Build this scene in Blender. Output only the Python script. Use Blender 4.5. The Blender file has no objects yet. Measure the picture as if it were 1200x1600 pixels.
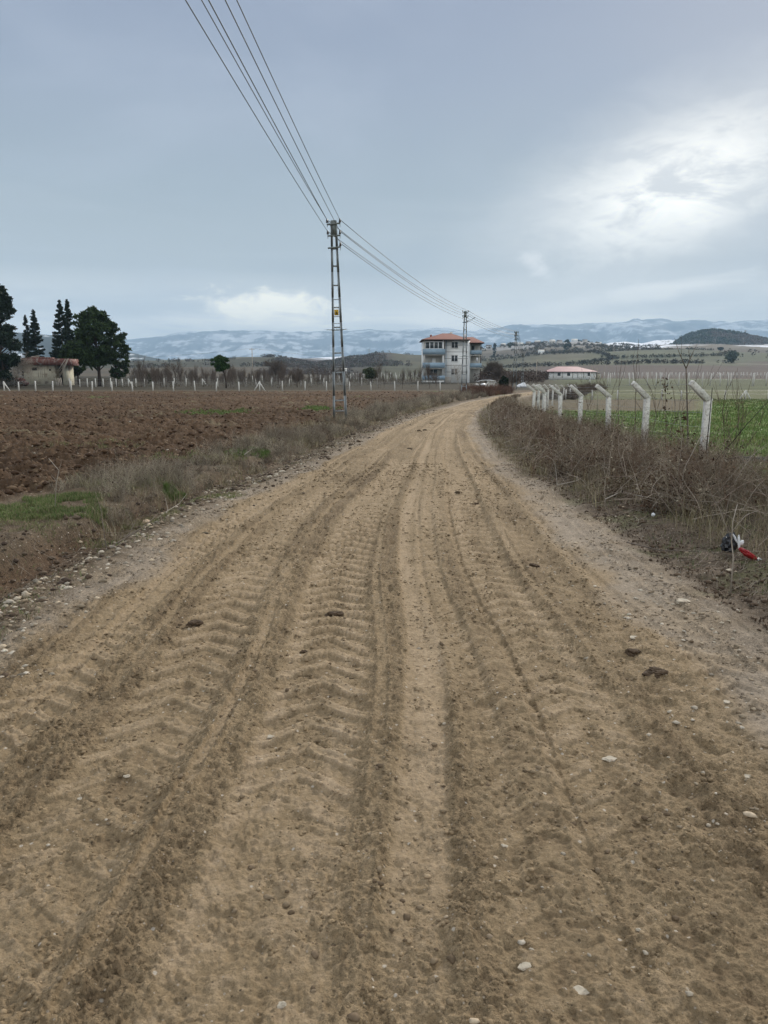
import bpy, math, random
import numpy as np
from mathutils import Vector, Matrix

# ------------------------------------------------------------------ camera, sky, sun, exposure
C = bpy.context.scene.collection
scene = bpy.context.scene
F = 1180.0                       # focal length in photo pixels (1200 x 1600)
CH = 1.65                        # camera height
PITCH = math.atan(212.0 / F)
cam_d = bpy.data.cameras.new("camera")
cam = bpy.data.objects.new("camera", cam_d)
C.objects.link(cam)
cam.location = (0, 0, CH)
cam.rotation_euler = (math.radians(90) - PITCH, 0, 0)
cam_d.sensor_fit = 'VERTICAL'
cam_d.sensor_height = 36.0
cam_d.sensor_width = 27.0
cam_d.lens = 36.0 * F / 1600.0
cam_d.clip_start = 0.05
cam_d.clip_end = 40000
scene.camera = cam
scene.view_settings.view_transform = 'Standard'
scene.view_settings.look = 'None'
scene.view_settings.gamma = 1.0
scene.view_settings.use_curve_mapping = False
scene.view_settings.exposure = 0.12

SUN_AZ, SUN_EL = 26.0, 25.0      # degrees right of straight ahead, above the horizon
SKY_ZENITH = 1.5                # overcast sky is brighter overhead
world = bpy.data.worlds.new("World")
scene.world = world
world.use_nodes = True
wt = world.node_tree
for n in list(wt.nodes):
    wt.nodes.remove(n)
def wn(kind, **kw):
    n = wt.nodes.new(kind)
    for k, v in kw.items():
        setattr(n, k, v)
    return n
def wmath(op, a, b=None, c=None, clamp=False):
    n = wn('ShaderNodeMath', operation=op, use_clamp=clamp)
    for i, v in enumerate((a, b, c)):
        if v is None: continue
        if isinstance(v, (int, float)): n.inputs[i].default_value = v
        else: wt.links.new(v, n.inputs[i])
    return n.outputs[0]
def wsmooth(v, a, b):
    n = wn('ShaderNodeMapRange', interpolation_type='SMOOTHSTEP')
    wt.links.new(v, n.inputs[0]); n.inputs[1].default_value = a; n.inputs[2].default_value = b
    return n.outputs[0]
def wmix(f, a, b):
    n = wn('ShaderNodeMix', data_type='RGBA')
    if isinstance(f, (int, float)): n.inputs[0].default_value = f
    else: wt.links.new(f, n.inputs[0])
    for i, v in ((6, a), (7, b)):
        if isinstance(v, tuple): n.inputs[i].default_value = (*v, 1)
        else: wt.links.new(v, n.inputs[i])
    return n.outputs[2]
tc = wn('ShaderNodeTexCoord')
sep = wn('ShaderNodeSeparateXYZ'); wt.links.new(tc.outputs['Generated'], sep.inputs[0])
dx, dy, dz = sep.outputs
ydiv = wmath('MAXIMUM', dy, 0.05)
A = wmath('DIVIDE', dx, ydiv)
B = wmath('DIVIDE', dz, ydiv)
front = wsmooth(dy, 0.1, 0.35)
def wnoise(sx, sy, sz, scale, detail, rough=0.55, rot=0.0, dist=0.0):
    m = wn('ShaderNodeMapping'); wt.links.new(tc.outputs['Generated'], m.inputs[0])
    m.inputs['Scale'].default_value = (sx, sy, sz); m.inputs['Rotation'].default_value = (0, rot, 0)
    t = wn('ShaderNodeTexNoise'); wt.links.new(m.outputs[0], t.inputs[0])
    t.inputs['Scale'].default_value = scale; t.inputs['Detail'].default_value = detail
    t.inputs['Roughness'].default_value = rough; t.inputs['Distortion'].default_value = dist
    return t.outputs[0]
def ellipse(a0, b0, ra, rb, rot):
    a = wmath('SUBTRACT', A, a0); b = wmath('SUBTRACT', B, b0)
    c, s = math.cos(rot), math.sin(rot)
    p = wmath('DIVIDE', wmath('ADD', wmath('MULTIPLY', a, c), wmath('MULTIPLY', b, s)), ra)
    q = wmath('DIVIDE', wmath('SUBTRACT', wmath('MULTIPLY', b, c), wmath('MULTIPLY', a, s)), rb)
    r = wmath('SQRT', wmath('ADD', wmath('MULTIPLY', p, p), wmath('MULTIPLY', q, q)))
    return r
big = wnoise(1, 1, 2.2, 2.6, 6, 0.5, 0.35, 0.4)
fine = wnoise(1, 1, 2.6, 9.0, 7, 0.6, 0.35, 0.6)
fine2 = wnoise(1, 1, 2.4, 20.0, 7, 0.62, 0.35, 0.5)
low = wnoise(1, 1, 7.0, 3.6, 6, 0.55, 0.1, 0.3)
# plain overcast gradient, colours are ten times the radiance (strength 0.1 below)
ramp = wn('ShaderNodeValToRGB'); wt.links.new(wmath('MAXIMUM', dz, 0.0), ramp.inputs[0])
cr = ramp.color_ramp
cr.elements[0].position = 0.0; cr.elements[0].color = (2.3, 2.1, 1.75, 1)
cr.elements[1].position = 1.0; cr.elements[1].color = (.62*SKY_ZENITH, .68*SKY_ZENITH, .76*SKY_ZENITH, 1)
for p, c in ((.05, (2.0, 1.85, 1.6)), (.085, (1.05, 1.04, .98)), (.13, (.53, .57, .58)), (.22, (.385, .445, .49)), (.33, (.325, .375, .47)), (.42, (.285, .33, .44)), (.56, (.95, 1.0, 1.1))):
    e = cr.elements.new(p); e.color = (*c, 1)
col = ramp.outputs[0]
col = wmix(wmath('MULTIPLY', wsmooth(big, .45, .75), .42), col, (.52, .57, .66))
col = wmix(wmath('MULTIPLY', wsmooth(big, .48, .25), .30), col, (.27, .34, .46))
band = wmath('MULTIPLY', wsmooth(low, .46, .66), wsmooth(dz, .26, .05))
col = wmix(wmath('MULTIPLY', band, .6), col, (.62, .66, .70))
r1 = ellipse(.365, .232, .24, .105, .40)
halo = wmath('MULTIPLY', wsmooth(wmath('ADD', r1, wmath('MULTIPLY', wmath('SUBTRACT', fine, .5), .7)), 1.45, .15), front)
brk = wmath('ADD', wmath('ADD', wmath('MULTIPLY', fine, .75), wmath('MULTIPLY', big, .2)), wmath('MULTIPLY', fine2, .25))
r1n = wmath('ADD', r1, wmath('MULTIPLY', wmath('SUBTRACT', fine, .5), 1.4))
col = wmix(wmath('MULTIPLY', halo, .80), col, (.84, .85, .85))
core = wmath('MULTIPLY', wmath('MULTIPLY', wsmooth(r1n, .95, .15), wsmooth(brk, .50, .68)), front)
col = wmix(wmath('MULTIPLY', core, .9), col, (1.4, 1.37, 1.26))
r2 = ellipse(-.150, .088, .11, .026, -.04)
r2n = wmath('ADD', r2, wmath('MULTIPLY', wmath('SUBTRACT', fine2, .5), 2.6))
c2 = wmath('MULTIPLY', wsmooth(r2n, 1.05, .2), front)
col = wmix(wmath('MULTIPLY', c2, .75), col, (1.9, 1.75, 1.4))
r3 = ellipse(.20, .135, .030, .018, -.5)
r3n = wmath('ADD', r3, wmath('MULTIPLY', wmath('SUBTRACT', fine, .5), 3.0))
col = wmix(wmath('MULTIPLY', wmath('MULTIPLY', wsmooth(r3n, 1.1, .2), front), .6), col, (1.15, 1.13, 1.1))
r4 = ellipse(.33, .105, .16, .014, .16)
r4n = wmath('ADD', r4, wmath('MULTIPLY', wmath('SUBTRACT', fine, .5), 2.4))
col = wmix(wmath('MULTIPLY', wmath('MULTIPLY', wsmooth(r4n, 1.1, .2), front), .6), col, (1.25, 1.22, 1.15))
back = wsmooth(dy, .15, -.7)
col = wmix(wmath('MULTIPLY', back, wsmooth(dz, -.05, .1)), col, (1.22, 1.22, 1.22))  # unseen sky behind the camera, brightened to fill camera-facing walls and posts
ten = wn('ShaderNodeVectorMath', operation='SCALE'); wt.links.new(col, ten.inputs[0]); ten.inputs['Scale'].default_value = 10.0
sky = wn('ShaderNodeTexSky', sky_type='NISHITA')
sky.sun_disc = False
sky.sun_elevation = math.radians(SUN_EL)
sky.sun_rotation = math.radians(SUN_AZ)
final = wmix(.06, ten.outputs[0], sky.outputs[0])
bg = wn('ShaderNodeBackground'); wt.links.new(final, bg.inputs[0]); bg.inputs[1].default_value = 0.1
wo = wn('ShaderNodeOutputWorld'); wt.links.new(bg.outputs[0], wo.inputs[0])

sun_d = bpy.data.lights.new("sun", 'SUN')
sun_d.energy = 3.4
sun_d.angle = math.radians(8)
sun_d.color = (1.0, .93, .83)
sun = bpy.data.objects.new("sun", sun_d); C.objects.link(sun)
sd = Vector((math.sin(math.radians(SUN_AZ)) * math.cos(math.radians(SUN_EL)), math.cos(math.radians(SUN_AZ)) * math.cos(math.radians(SUN_EL)), math.sin(math.radians(SUN_EL))))
sun.rotation_euler = sd.to_track_quat('Z', 'Y').to_euler()

# ------------------------------------------------------------------ geometry of the photograph
CP, SP = math.cos(PITCH), math.sin(PITCH)
def ray(px, py):
    u = (px - 600) / F; v = (800 - py) / F
    return u, CP + v * SP, -SP + v * CP
def at(px, py, Y):
    a, b, c = ray(px, py); return Vector((a / b * Y, Y, CH + c / b * Y))
def gnd(px, py, z=0.0):
    a, b, c = ray(px, py); t = (z - CH) / c
    return a * t, b * t
def X_of(px, Y, py=590):
    a, b, c = ray(px, py); return a / b * Y

# ------------------------------------------------------------------ numpy noise
def _h(ix, iy, seed):
    n = (ix.astype(np.int64) * 374761393 + iy.astype(np.int64) * 668265263 + seed * 974711) & 0xffffffff
    n = ((n ^ (n >> 13)) * 1274126177) & 0xffffffff
    n = ((n ^ (n >> 16)) * 2246822519) & 0xffffffff
    return ((n ^ (n >> 15)) & 0xffffff) / float(0xffffff)
def vn(x, y, seed=0):
    ix = np.floor(x); iy = np.floor(y); fx = x - ix; fy = y - iy
    fx = fx * fx * fx * (fx * (fx * 6 - 15) + 10); fy = fy * fy * fy * (fy * (fy * 6 - 15) + 10)
    a = _h(ix, iy, seed); b = _h(ix + 1, iy, seed); c = _h(ix, iy + 1, seed); d = _h(ix + 1, iy + 1, seed)
    return (a + (b - a) * fx) * (1 - fy) + (c + (d - c) * fx) * fy
def fbm(x, y, s, octv=4, seed=0, gain=.5, lac=2.03):
    """-1..1"""
    x = np.asarray(x, float) / s; y = np.asarray(y, float) / s
    t = 0; a = 1; tot = 0
    for i in range(octv):
        t = t + a * (vn(x, y, seed + i * 17) * 2 - 1); tot += a; a *= gain
        x, y = (x * .8 - y * .6) * lac + 3.1, (x * .6 + y * .8) * lac + 1.7
    return t / tot
def sstep(v, a, b):
    t = np.clip((v - a) / (b - a), 0, 1); return t * t * (3 - 2 * t)

# road edges, from the photograph, as functions of distance
Lpx = [(-60, 1060), (150, 900), (330, 790), (470, 735), (560, 688), (645, 651), (722, 629), (785, 617.5), (832, 611.5)]
Rpx = [(1205, 1005), (1070, 925), (905, 800), (795, 722), (745, 672), (752, 640), (800, 623), (850, 614), (890, 609)]
Lp = np.array([gnd(*p) for p in Lpx]); Rp = np.array([gnd(*p) for p in Rpx])
def _ext(P, x0, far):
    ys = np.concatenate([[-40, 0], P[:, 1], [P[-1, 1] + 25]]); xs = np.concatenate([[x0, x0], P[:, 0], [far]])
    yy = np.linspace(-40, P[-1, 1] + 25, 600); xx = np.interp(yy, ys, xs)
    k = np.hanning(15); k /= k.sum()
    xx = np.convolve(np.pad(xx, 7, mode='edge'), k, 'valid')
    return yy, xx
Ly, Lx = _ext(Lp, -2.55, 27.0); Ry, Rx = _ext(Rp, 2.35, 36.0)
def Lf(y): return np.interp(y, Ly, Lx)
def Rf(y): return np.interp(y, Ry, Rx)
FENCE_Y = np.array([0, 12, 24, 31, 95]); FENCE_X = np.array([4.7, 5.15, 5.65, 5.95, 12.0])

# far terrain control rows: image heights at given distances (photo pixels)
TPX = np.array([-900, -400, 0, 100, 200, 300, 430, 500, 560, 600, 660, 720, 760, 800, 850, 900, 950, 1000, 1050, 1110, 1160, 1200, 1400, 2100], float)
def row(*v): return np.array(v, float)
TROWS = [
 (450, row(586, 586, 585, 585, 585, 585, 586, 586, 586, 586, 586, 586, 586, 586, 587, 587, 587, 587, 587, 587, 587, 587, 587, 587)),
 (700, row(575, 575, 576, 577, 576, 574, 574, 577, 575, 573, 573, 575, 577, 575, 573, 571, 570, 569, 569, 569, 570, 571, 572, 572)),
 (1000, row(565, 566, 567, 567, 567, 567, 560, 568, 560, 553, 557, 563, 561, 558, 554, 552, 550, 549, 549, 550, 552, 553, 556, 560)),
 (1400, row(562, 564, 566, 566, 566, 564, 559, 563, 558, 561, 558, 552, 546, 542, 540, 538, 542, 544, 541, 540, 541, 541, 545, 555)),
 (1800, row(572, 572, 572, 572, 572, 570, 565, 560, 560, 562, 562, 556, 552, 550, 548, 547, 545, 543, 543, 544, 544, 544, 550, 560)),
 (2600, row(*([583] * 24))),
 (12500, row(*([586.5] * 24))),
]
TY = np.array([0, 95, 160, 300] + [r[0] for r in TROWS], float)
TZ = np.stack([np.zeros(24), np.zeros(24), np.full(24, .30), np.full(24, .75)] + [CH + (588 - r[1]) / F * r[0] for r in TROWS])
def zterr(x, Y):
    x = np.asarray(x, float); Y = np.asarray(Y, float); Yc = np.maximum(Y, 1.0)
    px = np.clip(600 + F * 1.016 * x / Yc, -899, 2099)
    i = np.clip(np.searchsorted(TPX, px) - 1, 0, len(TPX) - 2)
    fp = (px - TPX[i]) / (TPX[i + 1] - TPX[i]); fp = fp * fp * (3 - 2 * fp)
    Yk = np.clip(Yc, 0, 12499)
    j = np.clip(np.searchsorted(TY, Yk) - 1, 0, len(TY) - 2)
    fy = (Yk - TY[j]) / (TY[j + 1] - TY[j]); fy = np.where(j >= 4, fy * fy * (3 - 2 * fy), fy)
    z = (TZ[j, i] * (1 - fp) + TZ[j, i + 1] * fp) * (1 - fy) + (TZ[j + 1, i] * (1 - fp) + TZ[j + 1, i + 1] * fp) * fy
    amp = np.interp(Yc, [95, 300, 700, 1400, 3000], [0, .15, 1.2, 3.0, 6.0])
    return z + amp * fbm(x, Y, 90.0, 4, 77)

TRACKS = [ (-1.50, .035, .010, 0, .1, .35, .03), (-.80, .03, .010, 0, .1, .25, .03), (-.02, .03, .008, 0, .1, .3, .03), (.78, .03, .010, 0, .1, .3, .03), (1.30, .035, .010, 0, .1, .3, .03), (1.85, .05, .012, .006, .06, .35, .04), (-2.15, .03, .009, 0, .1, .3, .03),
 # offset from centre, half width, depth, lug height, lug wavelength, pale, wobble
 (-1.12, .25, .020, .020, .25, .45, .10),
 (-.33, .27, .017, .022, .23, .60, .07),
 (.20, .12, .014, .000, .10, .55, .10),
 (.50, .10, .014, .0025, .05, .4, .05),
 (1.00, .25, .022, .020, .24, .45, .08),
 (1.55, .18, .018, .018, .22, .15, .10),
 (-1.95, .05, .010, .000, .1, .55, .10),
 (-1.72, .04, .008, .000, .1, .35, .14),
 (2.22, .035, .014, .002, .03, .2, .04),
 (2.42, .03, .010, .002, .03, .2, .04),
 (-1.86, .20, .012, .018, .21, .3, .10), (.64, .18, .006, .012, .20, .3, .10), (1.95, .20, .012, .018, .23, .3, .08)]
def fieldparts(x, y):
    """height, colour for the near ground. vectorised"""
    L = Lf(y); R = Rf(y); w = R - L; c = (L + R) / 2
    ws = w / 4.9
    offL = L - x; offR = x - R
    wob = fbm(x, y, 1.1, 3, 5) * .16
    inroad = (offL < 0) & (offR < 0)
    # ---------- road
    s = (x - c) / np.maximum(ws, .35)
    s = s + .10 * fbm(y * 0 + 3.3, y, 7.0, 2, 9)
    dzr = np.zeros_like(x); pale = np.zeros_like(x); lugt = np.zeros_like(x); intrack = np.zeros_like(x)
    lugfade = np.interp(y, [0, 2.2, 3.6, 30, 45], [.45, .6, 1, 1, .2]) * (.65 + .7 * vn(x * .5, y * .8, 777)); nearf = np.interp(y, [1.5, 3.6], [.65, 1])
    n6_ = fbm(x, y, .05, 2, 18)
    for k, (o, hw, dep, lug, lam, pl, wb) in enumerate(TRACKS):
        d = s - (o + wb * fbm(y * 0 + k * 9.1, y, 6.0, 2, 31 + k) * 1.4)
        m = 1 - sstep(np.abs(d), hw * .75, hw * 1.15)
        patch = sstep(fbm(x + k * 3, y * .5, 1.6, 2, 60 + k), -.75, .15)
        m = m * (.08 + .92 * patch) * nearf
        dzr -= dep * m
        rim = np.exp(-((np.abs(d) - hw * 1.25) / (hw * .35)) ** 2)
        dzr += dep * .7 * rim * (.4 + .6 * patch)
        if lug > 0:
            ph = (y + np.abs(d) * (.75 if lam > .1 else 0) + .05 * fbm(x, y, .5, 2, 90 + k)) / lam
            q = np.abs((ph % 1) - .5) * 2
            prof = sstep(q + .05 * n6_, .54, .66) * (1 - .35 * sstep(q, .8, 1.0))
            side = sstep(fbm(x * 1.2, y * .6, 1.2, 2, 130 + k), -.75, -.1) * sstep(fbm(x, y, .13, 3, 160 + k, gain=.6), -.80, -.40)
            dzr += lug * (prof - .3) * m * lugfade * side
            lugt += (prof - .42) * m * side * np.minimum(lugfade, 1) * (1 if lam > .1 else .35)  # lug crests paler, troughs darker: relief shading put into the colour
            pale = np.maximum(pale, pl * m * (.35 + .6 * prof))
        else:
            pale = np.maximum(pale, pl * m)
        intrack = np.maximum(intrack, m)
    rough = 1 - .72 * intrack
    n1 = fbm(x, y, .55, 4, 3); n2 = fbm(x, y * .8, .11, 4, 4, gain=.62); n3 = np.abs(fbm(x, y, .045, 3, 8))
    clump = sstep(fbm(x, y, .10, 4, 12, gain=.68), .08, .42)
    foot = fbm(x, y * .7, .32, 3, 41); n6 = fbm(x, y * 1.3, .017, 2, 19)
    n5 = fbm(x, y, .042, 3, 14, gain=.65)
    crumb = sstep(fbm(x, y, .07, 3, 15, gain=.6), .12, .42) * sstep(fbm(x, y, .6, 3, 16), -.35, .2)
    zr = dzr + .022 * n1 + (.25 + rough * .75) * (.024 * n2 + .016 * clump + .012 * (.3 - n3) + .011 * n5 + .0035 * n6 + .012 * crumb) + .020 * foot * rough
    zr = zr + .05 * fbm(x, y, 3.2, 2, 6)
    lum = .50 + .15 * fbm(x, y, 1.3, 4, 21) + .09 * n2 + .11 * n5 + .08 * n6 - .07 * clump * rough - .10 * crumb * rough - .25 * np.clip(n3 - .25, 0, 1) + .38 * pale - .10 * rough + .22 * lugt
    lum = lum + .08 * fbm(x * 3, y, .9, 3, 22)
    streak = fbm(s * 9, y * .22, 1.0, 3, 55)
    lum += .24 * streak
    zr = zr + .010 * streak * (1 - intrack)
    lum = np.clip(lum, 0, 1)
    dark = np.array([.142, .099, .058]); mid = np.array([.272, .200, .118]); lite = np.array([.390, .293, .190])
    l1 = np.clip(lum * 2, 0, 1)[..., None]; l2 = np.clip(lum * 2 - 1, 0, 1)[..., None]
    cr_ = dark * (1 - l1) + mid * l1; cr_ = cr_ * (1 - l2) + lite * l2
    fieldparts.loose = np.clip(1 - .75 * intrack, 0, 1)
    eg = np.maximum(sstep(s + .30 * fbm(x, y, .9, 4, 66, gain=.6), 1.75, 2.1), sstep(-s + .30 * fbm(x, y, .9, 4, 67, gain=.6), 2.0, 2.3))
    eg = np.maximum(eg, .55 * sstep(y, 28, 45) * sstep(-s, 1.3, 2.1))
    greyc = np.array([.29, .24, .185]) * (1 + .28 * fbm(x, y, .12, 3, 68, gain=.7))[..., None]
    eg = eg * (.62 + .38 * sstep(fbm(x, y, .35, 4, 69, gain=.65), -.3, .3))
    cr_ = cr_ * (1 - .8 * eg[..., None]) + greyc * .8 * eg[..., None]
    zr = zr * (1 - .45 * eg)
    # ---------- left verge with shallow ditch, then ploughed field
    dep = np.interp(y, [0, 5, 8.5, 11, 22, 60], [.34, .32, .20, .10, .07, .05])
    dstart = .62 + .12 * fbm(x, y, 1.5, 2, 70)
    prof = sstep(offL, dstart - .30, dstart + .12) * (1 - sstep(offL + wob * .8, dstart + .42, dstart + .66))
    rub = fbm(x, y, .14, 4, 71, gain=.6)
    zl = -dep * prof + .035 * rub + .03 * fbm(x, y, .6, 3, 72) + .06 * sstep(offL, dstart + .5, dstart + .8)
    fstart = np.interp(y, [0, 6, 9, 14, 24, 60], [3.1, 3.0, 2.9, 2.2, 1.9, 1.6])
    fl = sstep(offL + wob * 1.5, fstart - .2, fstart + .35)
    # ploughed furrows run along x (seen as horizontal bands) with clods
    fy_ = y + .22 * x
    fur = np.abs(((fy_ / .62 + .25 * fbm(x, y, 2.0, 2, 73)) % 1) - .5) * 2
    clod = fbm(x, y, .42, 4, 74, gain=.62); cl2 = fbm(x, y, .16, 3, 75, gain=.6)
    zf = .07 * fur + .20 * np.clip(clod, -.3, 1) + .08 * cl2 + .05 * fbm(x, y, 2.5, 2, 76) + .02
    flat = 1 - sstep(y, 79, 84)
    zf = zf * (.15 + .85 * flat)
    zl = zl * (1 - fl) + zf * fl
    vl = .5 + .35 * fbm(x, y, .30, 4, 80, gain=.6)
    cv = np.array([.125, .092, .060]) * (.55 + .9 * vl[..., None])
    olive = np.array([.105, .098, .052])
    gm = sstep(fbm(x, y, .9, 3, 81), .0, .45)[..., None] * .35 * sstep(offL, .1, .5)[..., None]
    cv = cv * (1 - gm) + olive * gm
    bank = (prof * sstep(offL, dstart + .15, dstart + .45))[..., None]
    cv = cv * (1 - .75 * bank) + np.array([.115, .070, .042]) * .75 * bank
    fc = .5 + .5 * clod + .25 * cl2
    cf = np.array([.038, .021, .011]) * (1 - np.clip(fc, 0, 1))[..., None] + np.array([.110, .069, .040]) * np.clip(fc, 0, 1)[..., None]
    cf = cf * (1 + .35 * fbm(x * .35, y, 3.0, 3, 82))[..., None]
    straw = sstep(fbm(x * .6, y, 1.4, 4, 83, gain=.6), .28, .6)[..., None] * .55
    cf = cf * (1 - straw) + np.array([.175, .15, .09]) * straw
    def blob(x0, y0, rx, ry):
        return np.exp(-(((x - x0) / rx) ** 2 + ((y - y0) / ry) ** 2)) 
    g = np.zeros_like(x)
    for (bx, by, brx, bry, amp) in GREENS:
        g = np.maximum(g, amp * blob(bx, by, brx, bry))
    gmask = sstep(g + .35 * fbm(x, y, .8, 3, 84), .35, .75)[..., None]
    farg = (sstep(y, 80.5, 84) * .85)[..., None]
    cf = cf * (1 - farg) + np.array([.078, .062, .038]) * farg
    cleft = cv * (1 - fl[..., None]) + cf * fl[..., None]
    cleft = cleft * (1 - gmask * .8) + np.array([.075, .125, .030]) * gmask * .8
    # ---------- right verge, bramble floor, green field
    fx = np.interp(y, FENCE_Y, FENCE_X)
    zv = .05 * sstep(offR, .1, .8) + .04 * fbm(x, y, .14, 4, 85, gain=.65) + .05 * fbm(x, y, .8, 3, 86)
    beyond = sstep(x - fx, -.3, .8)
    zright = zv - beyond * np.clip(.12 + .012 * (y - 8), 0, .45) * (1 - sstep(y, 70, 94))
    zright = zright + beyond * .05 * fbm(x, y, .5, 3, 87)
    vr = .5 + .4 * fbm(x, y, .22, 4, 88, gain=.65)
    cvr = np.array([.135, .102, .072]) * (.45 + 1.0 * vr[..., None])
    cvr = cvr * (1 - .5 * sstep(offR, 1.1, 1.9))[..., None]  # shade under the brambles, with dark leaf mould, put into the ground colour
    gm = sstep(fbm(x, y, .35, 4, 89) + .2 * np.exp(-((offR - .9) / .5) ** 2), .1, .5)[..., None] * .45
    cvr = cvr * (1 - gm) + np.array([.088, .105, .036]) * gm
    grass = np.array([.120, .165, .050]) * (1 + .4 * fbm(x, y, .9, 4, 91))[..., None]
    olive2 = np.array([.085, .092, .038])
    px_ = 600 + F * 1.016 * x / np.maximum(y, 1)
    yy = y + 4 * fbm(x, y, 6., 2, 92)
    brown = (sstep(yy, 43, 49) * (1 - sstep(yy, 66, 74)) * (1 - sstep(px_, 1075, 1130)))[..., None]
    far2 = sstep(yy, 62, 72)[..., None]
    cg = grass * (1 - far2) + olive2 * far2
    cg = cg * (1 - .85 * brown) + np.array([.088, .056, .037]) * .85 * brown
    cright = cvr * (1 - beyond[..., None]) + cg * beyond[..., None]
    # ---------- compose
    tl = sstep(offL, -.06, .25); tr = sstep(offR, -.06, .25)
    zr = zr * (1 - .5 * sstep(y, 60, 94))
    z = zr * (1 - tl) * (1 - tr) + zl * tl + zright * tr
    nb = .5 * fbm(x, y, .18, 3, 93)
    tlc = sstep(offL + nb * .35, -.15, .3)[..., None]; trc = sstep(offR + nb * .35, -.15, .3)[..., None]
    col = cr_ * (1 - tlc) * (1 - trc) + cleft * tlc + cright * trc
    blend = sstep(y, 86, 95)
    z = z * (1 - blend) + zterr(x, y) * blend
    zone = np.zeros(x.shape, int)                       # 0 road 1 left verge 2 ploughed 3 right verge 4 green field
    zone[offL > 0] = 1; zone[(offL > 0) & (fl > .5)] = 2
    zone[offR > 0] = 3; zone[(offR > 0) & (beyond > .5)] = 4
    return z, col, zone
GREENS = []
for (px, py, rx, ry, a) in ((45, 808, .85, .40, 1.0), (110, 788, .35, .3, .8), (340, 648, 1.6, 1.6, .9), (500, 642, .9, 1.6, 1.0), (390, 712, .45, .6, 1.0), (272, 768, .15, .16, 1.5), (700, 612.5, 5, 4, .7), (130, 700, .9, .5, .45), (150, 622, 3, 3, .5), (560, 622, 2, 3, .55)):
    gx, gy = gnd(px, py); GREENS.append((gx, gy, rx, ry, a))
def hz(x, y):
    z, _, _ = fieldparts(np.array([[float(x)]]), np.array([[float(y)]])) if y < 95 else (np.array([[zterr(np.array([x]), np.array([y]))[0]]]), 0, 0)
    return float(z[0, 0])
def hzs(x, y):
    x = np.asarray(x, float); y = np.asarray(y, float)
    z = fieldparts(x[None, :], y[None, :])[0][0]
    return np.where(y < 95, z, zterr(x, y))

# ------------------------------------------------------------------ mesh helpers
def mesh_np(name, V, Fc, mat, parent=None, smooth=False, color=None, tri=False):
    """V n x 3, Fc list of arrays (quads n x 4 / tris n x 3)"""
    me = bpy.data.meshes.new(name)
    V = np.ascontiguousarray(V, dtype=np.float32)
    if not isinstance(Fc, (list, tuple)): Fc = [Fc]
    Fc = [np.asarray(f, dtype=np.int32) for f in Fc if len(f)]
    me.vertices.add(len(V)); me.vertices.foreach_set('co', V.ravel())
    nl = sum(f.size for f in Fc); npoly = sum(len(f) for f in Fc)
    me.loops.add(nl); me.loops.foreach_set('vertex_index', np.concatenate([f.ravel() for f in Fc]))
    me.polygons.add(npoly)
    tot = np.concatenate([np.full(len(f), f.shape[1], np.int32) for f in Fc])
    st = np.concatenate([[0], np.cumsum(tot)[:-1]]).astype(np.int32)
    me.polygons.foreach_set('loop_start', st)
    try: me.polygons.foreach_set('loop_total', tot)
    except Exception: pass
    if smooth: me.polygons.foreach_set('use_smooth', np.ones(npoly, bool))
    me.update(calc_edges=True)
    if color is not None:
        a = me.attributes.new('col', 'FLOAT_COLOR', 'POINT')
        cc = (color if color.shape[1] == 4 else np.concatenate([color, np.ones((len(color), 1))], 1)).astype(np.float32)
        a.data.foreach_set('color', cc.ravel())
    me.materials.append(mat)
    o = bpy.data.objects.new(name, me); C.objects.link(o)
    if parent is not None: o.parent = parent
    return o
def tag(o, label=None, cat=None, group=None, kind=None):
    if label: o['label'] = label
    if cat: o['category'] = cat
    if group: o['group'] = group
    if kind: o['kind'] = kind
    return o
def empty(name, loc, rz=0.0, label=None, cat=None, group=None):
    e = bpy.data.objects.new(name, None); C.objects.link(e)
    e.location = loc; e.rotation_euler = (0, 0, rz); e.empty_display_size = .3
    return tag(e, label, cat, group)
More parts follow.
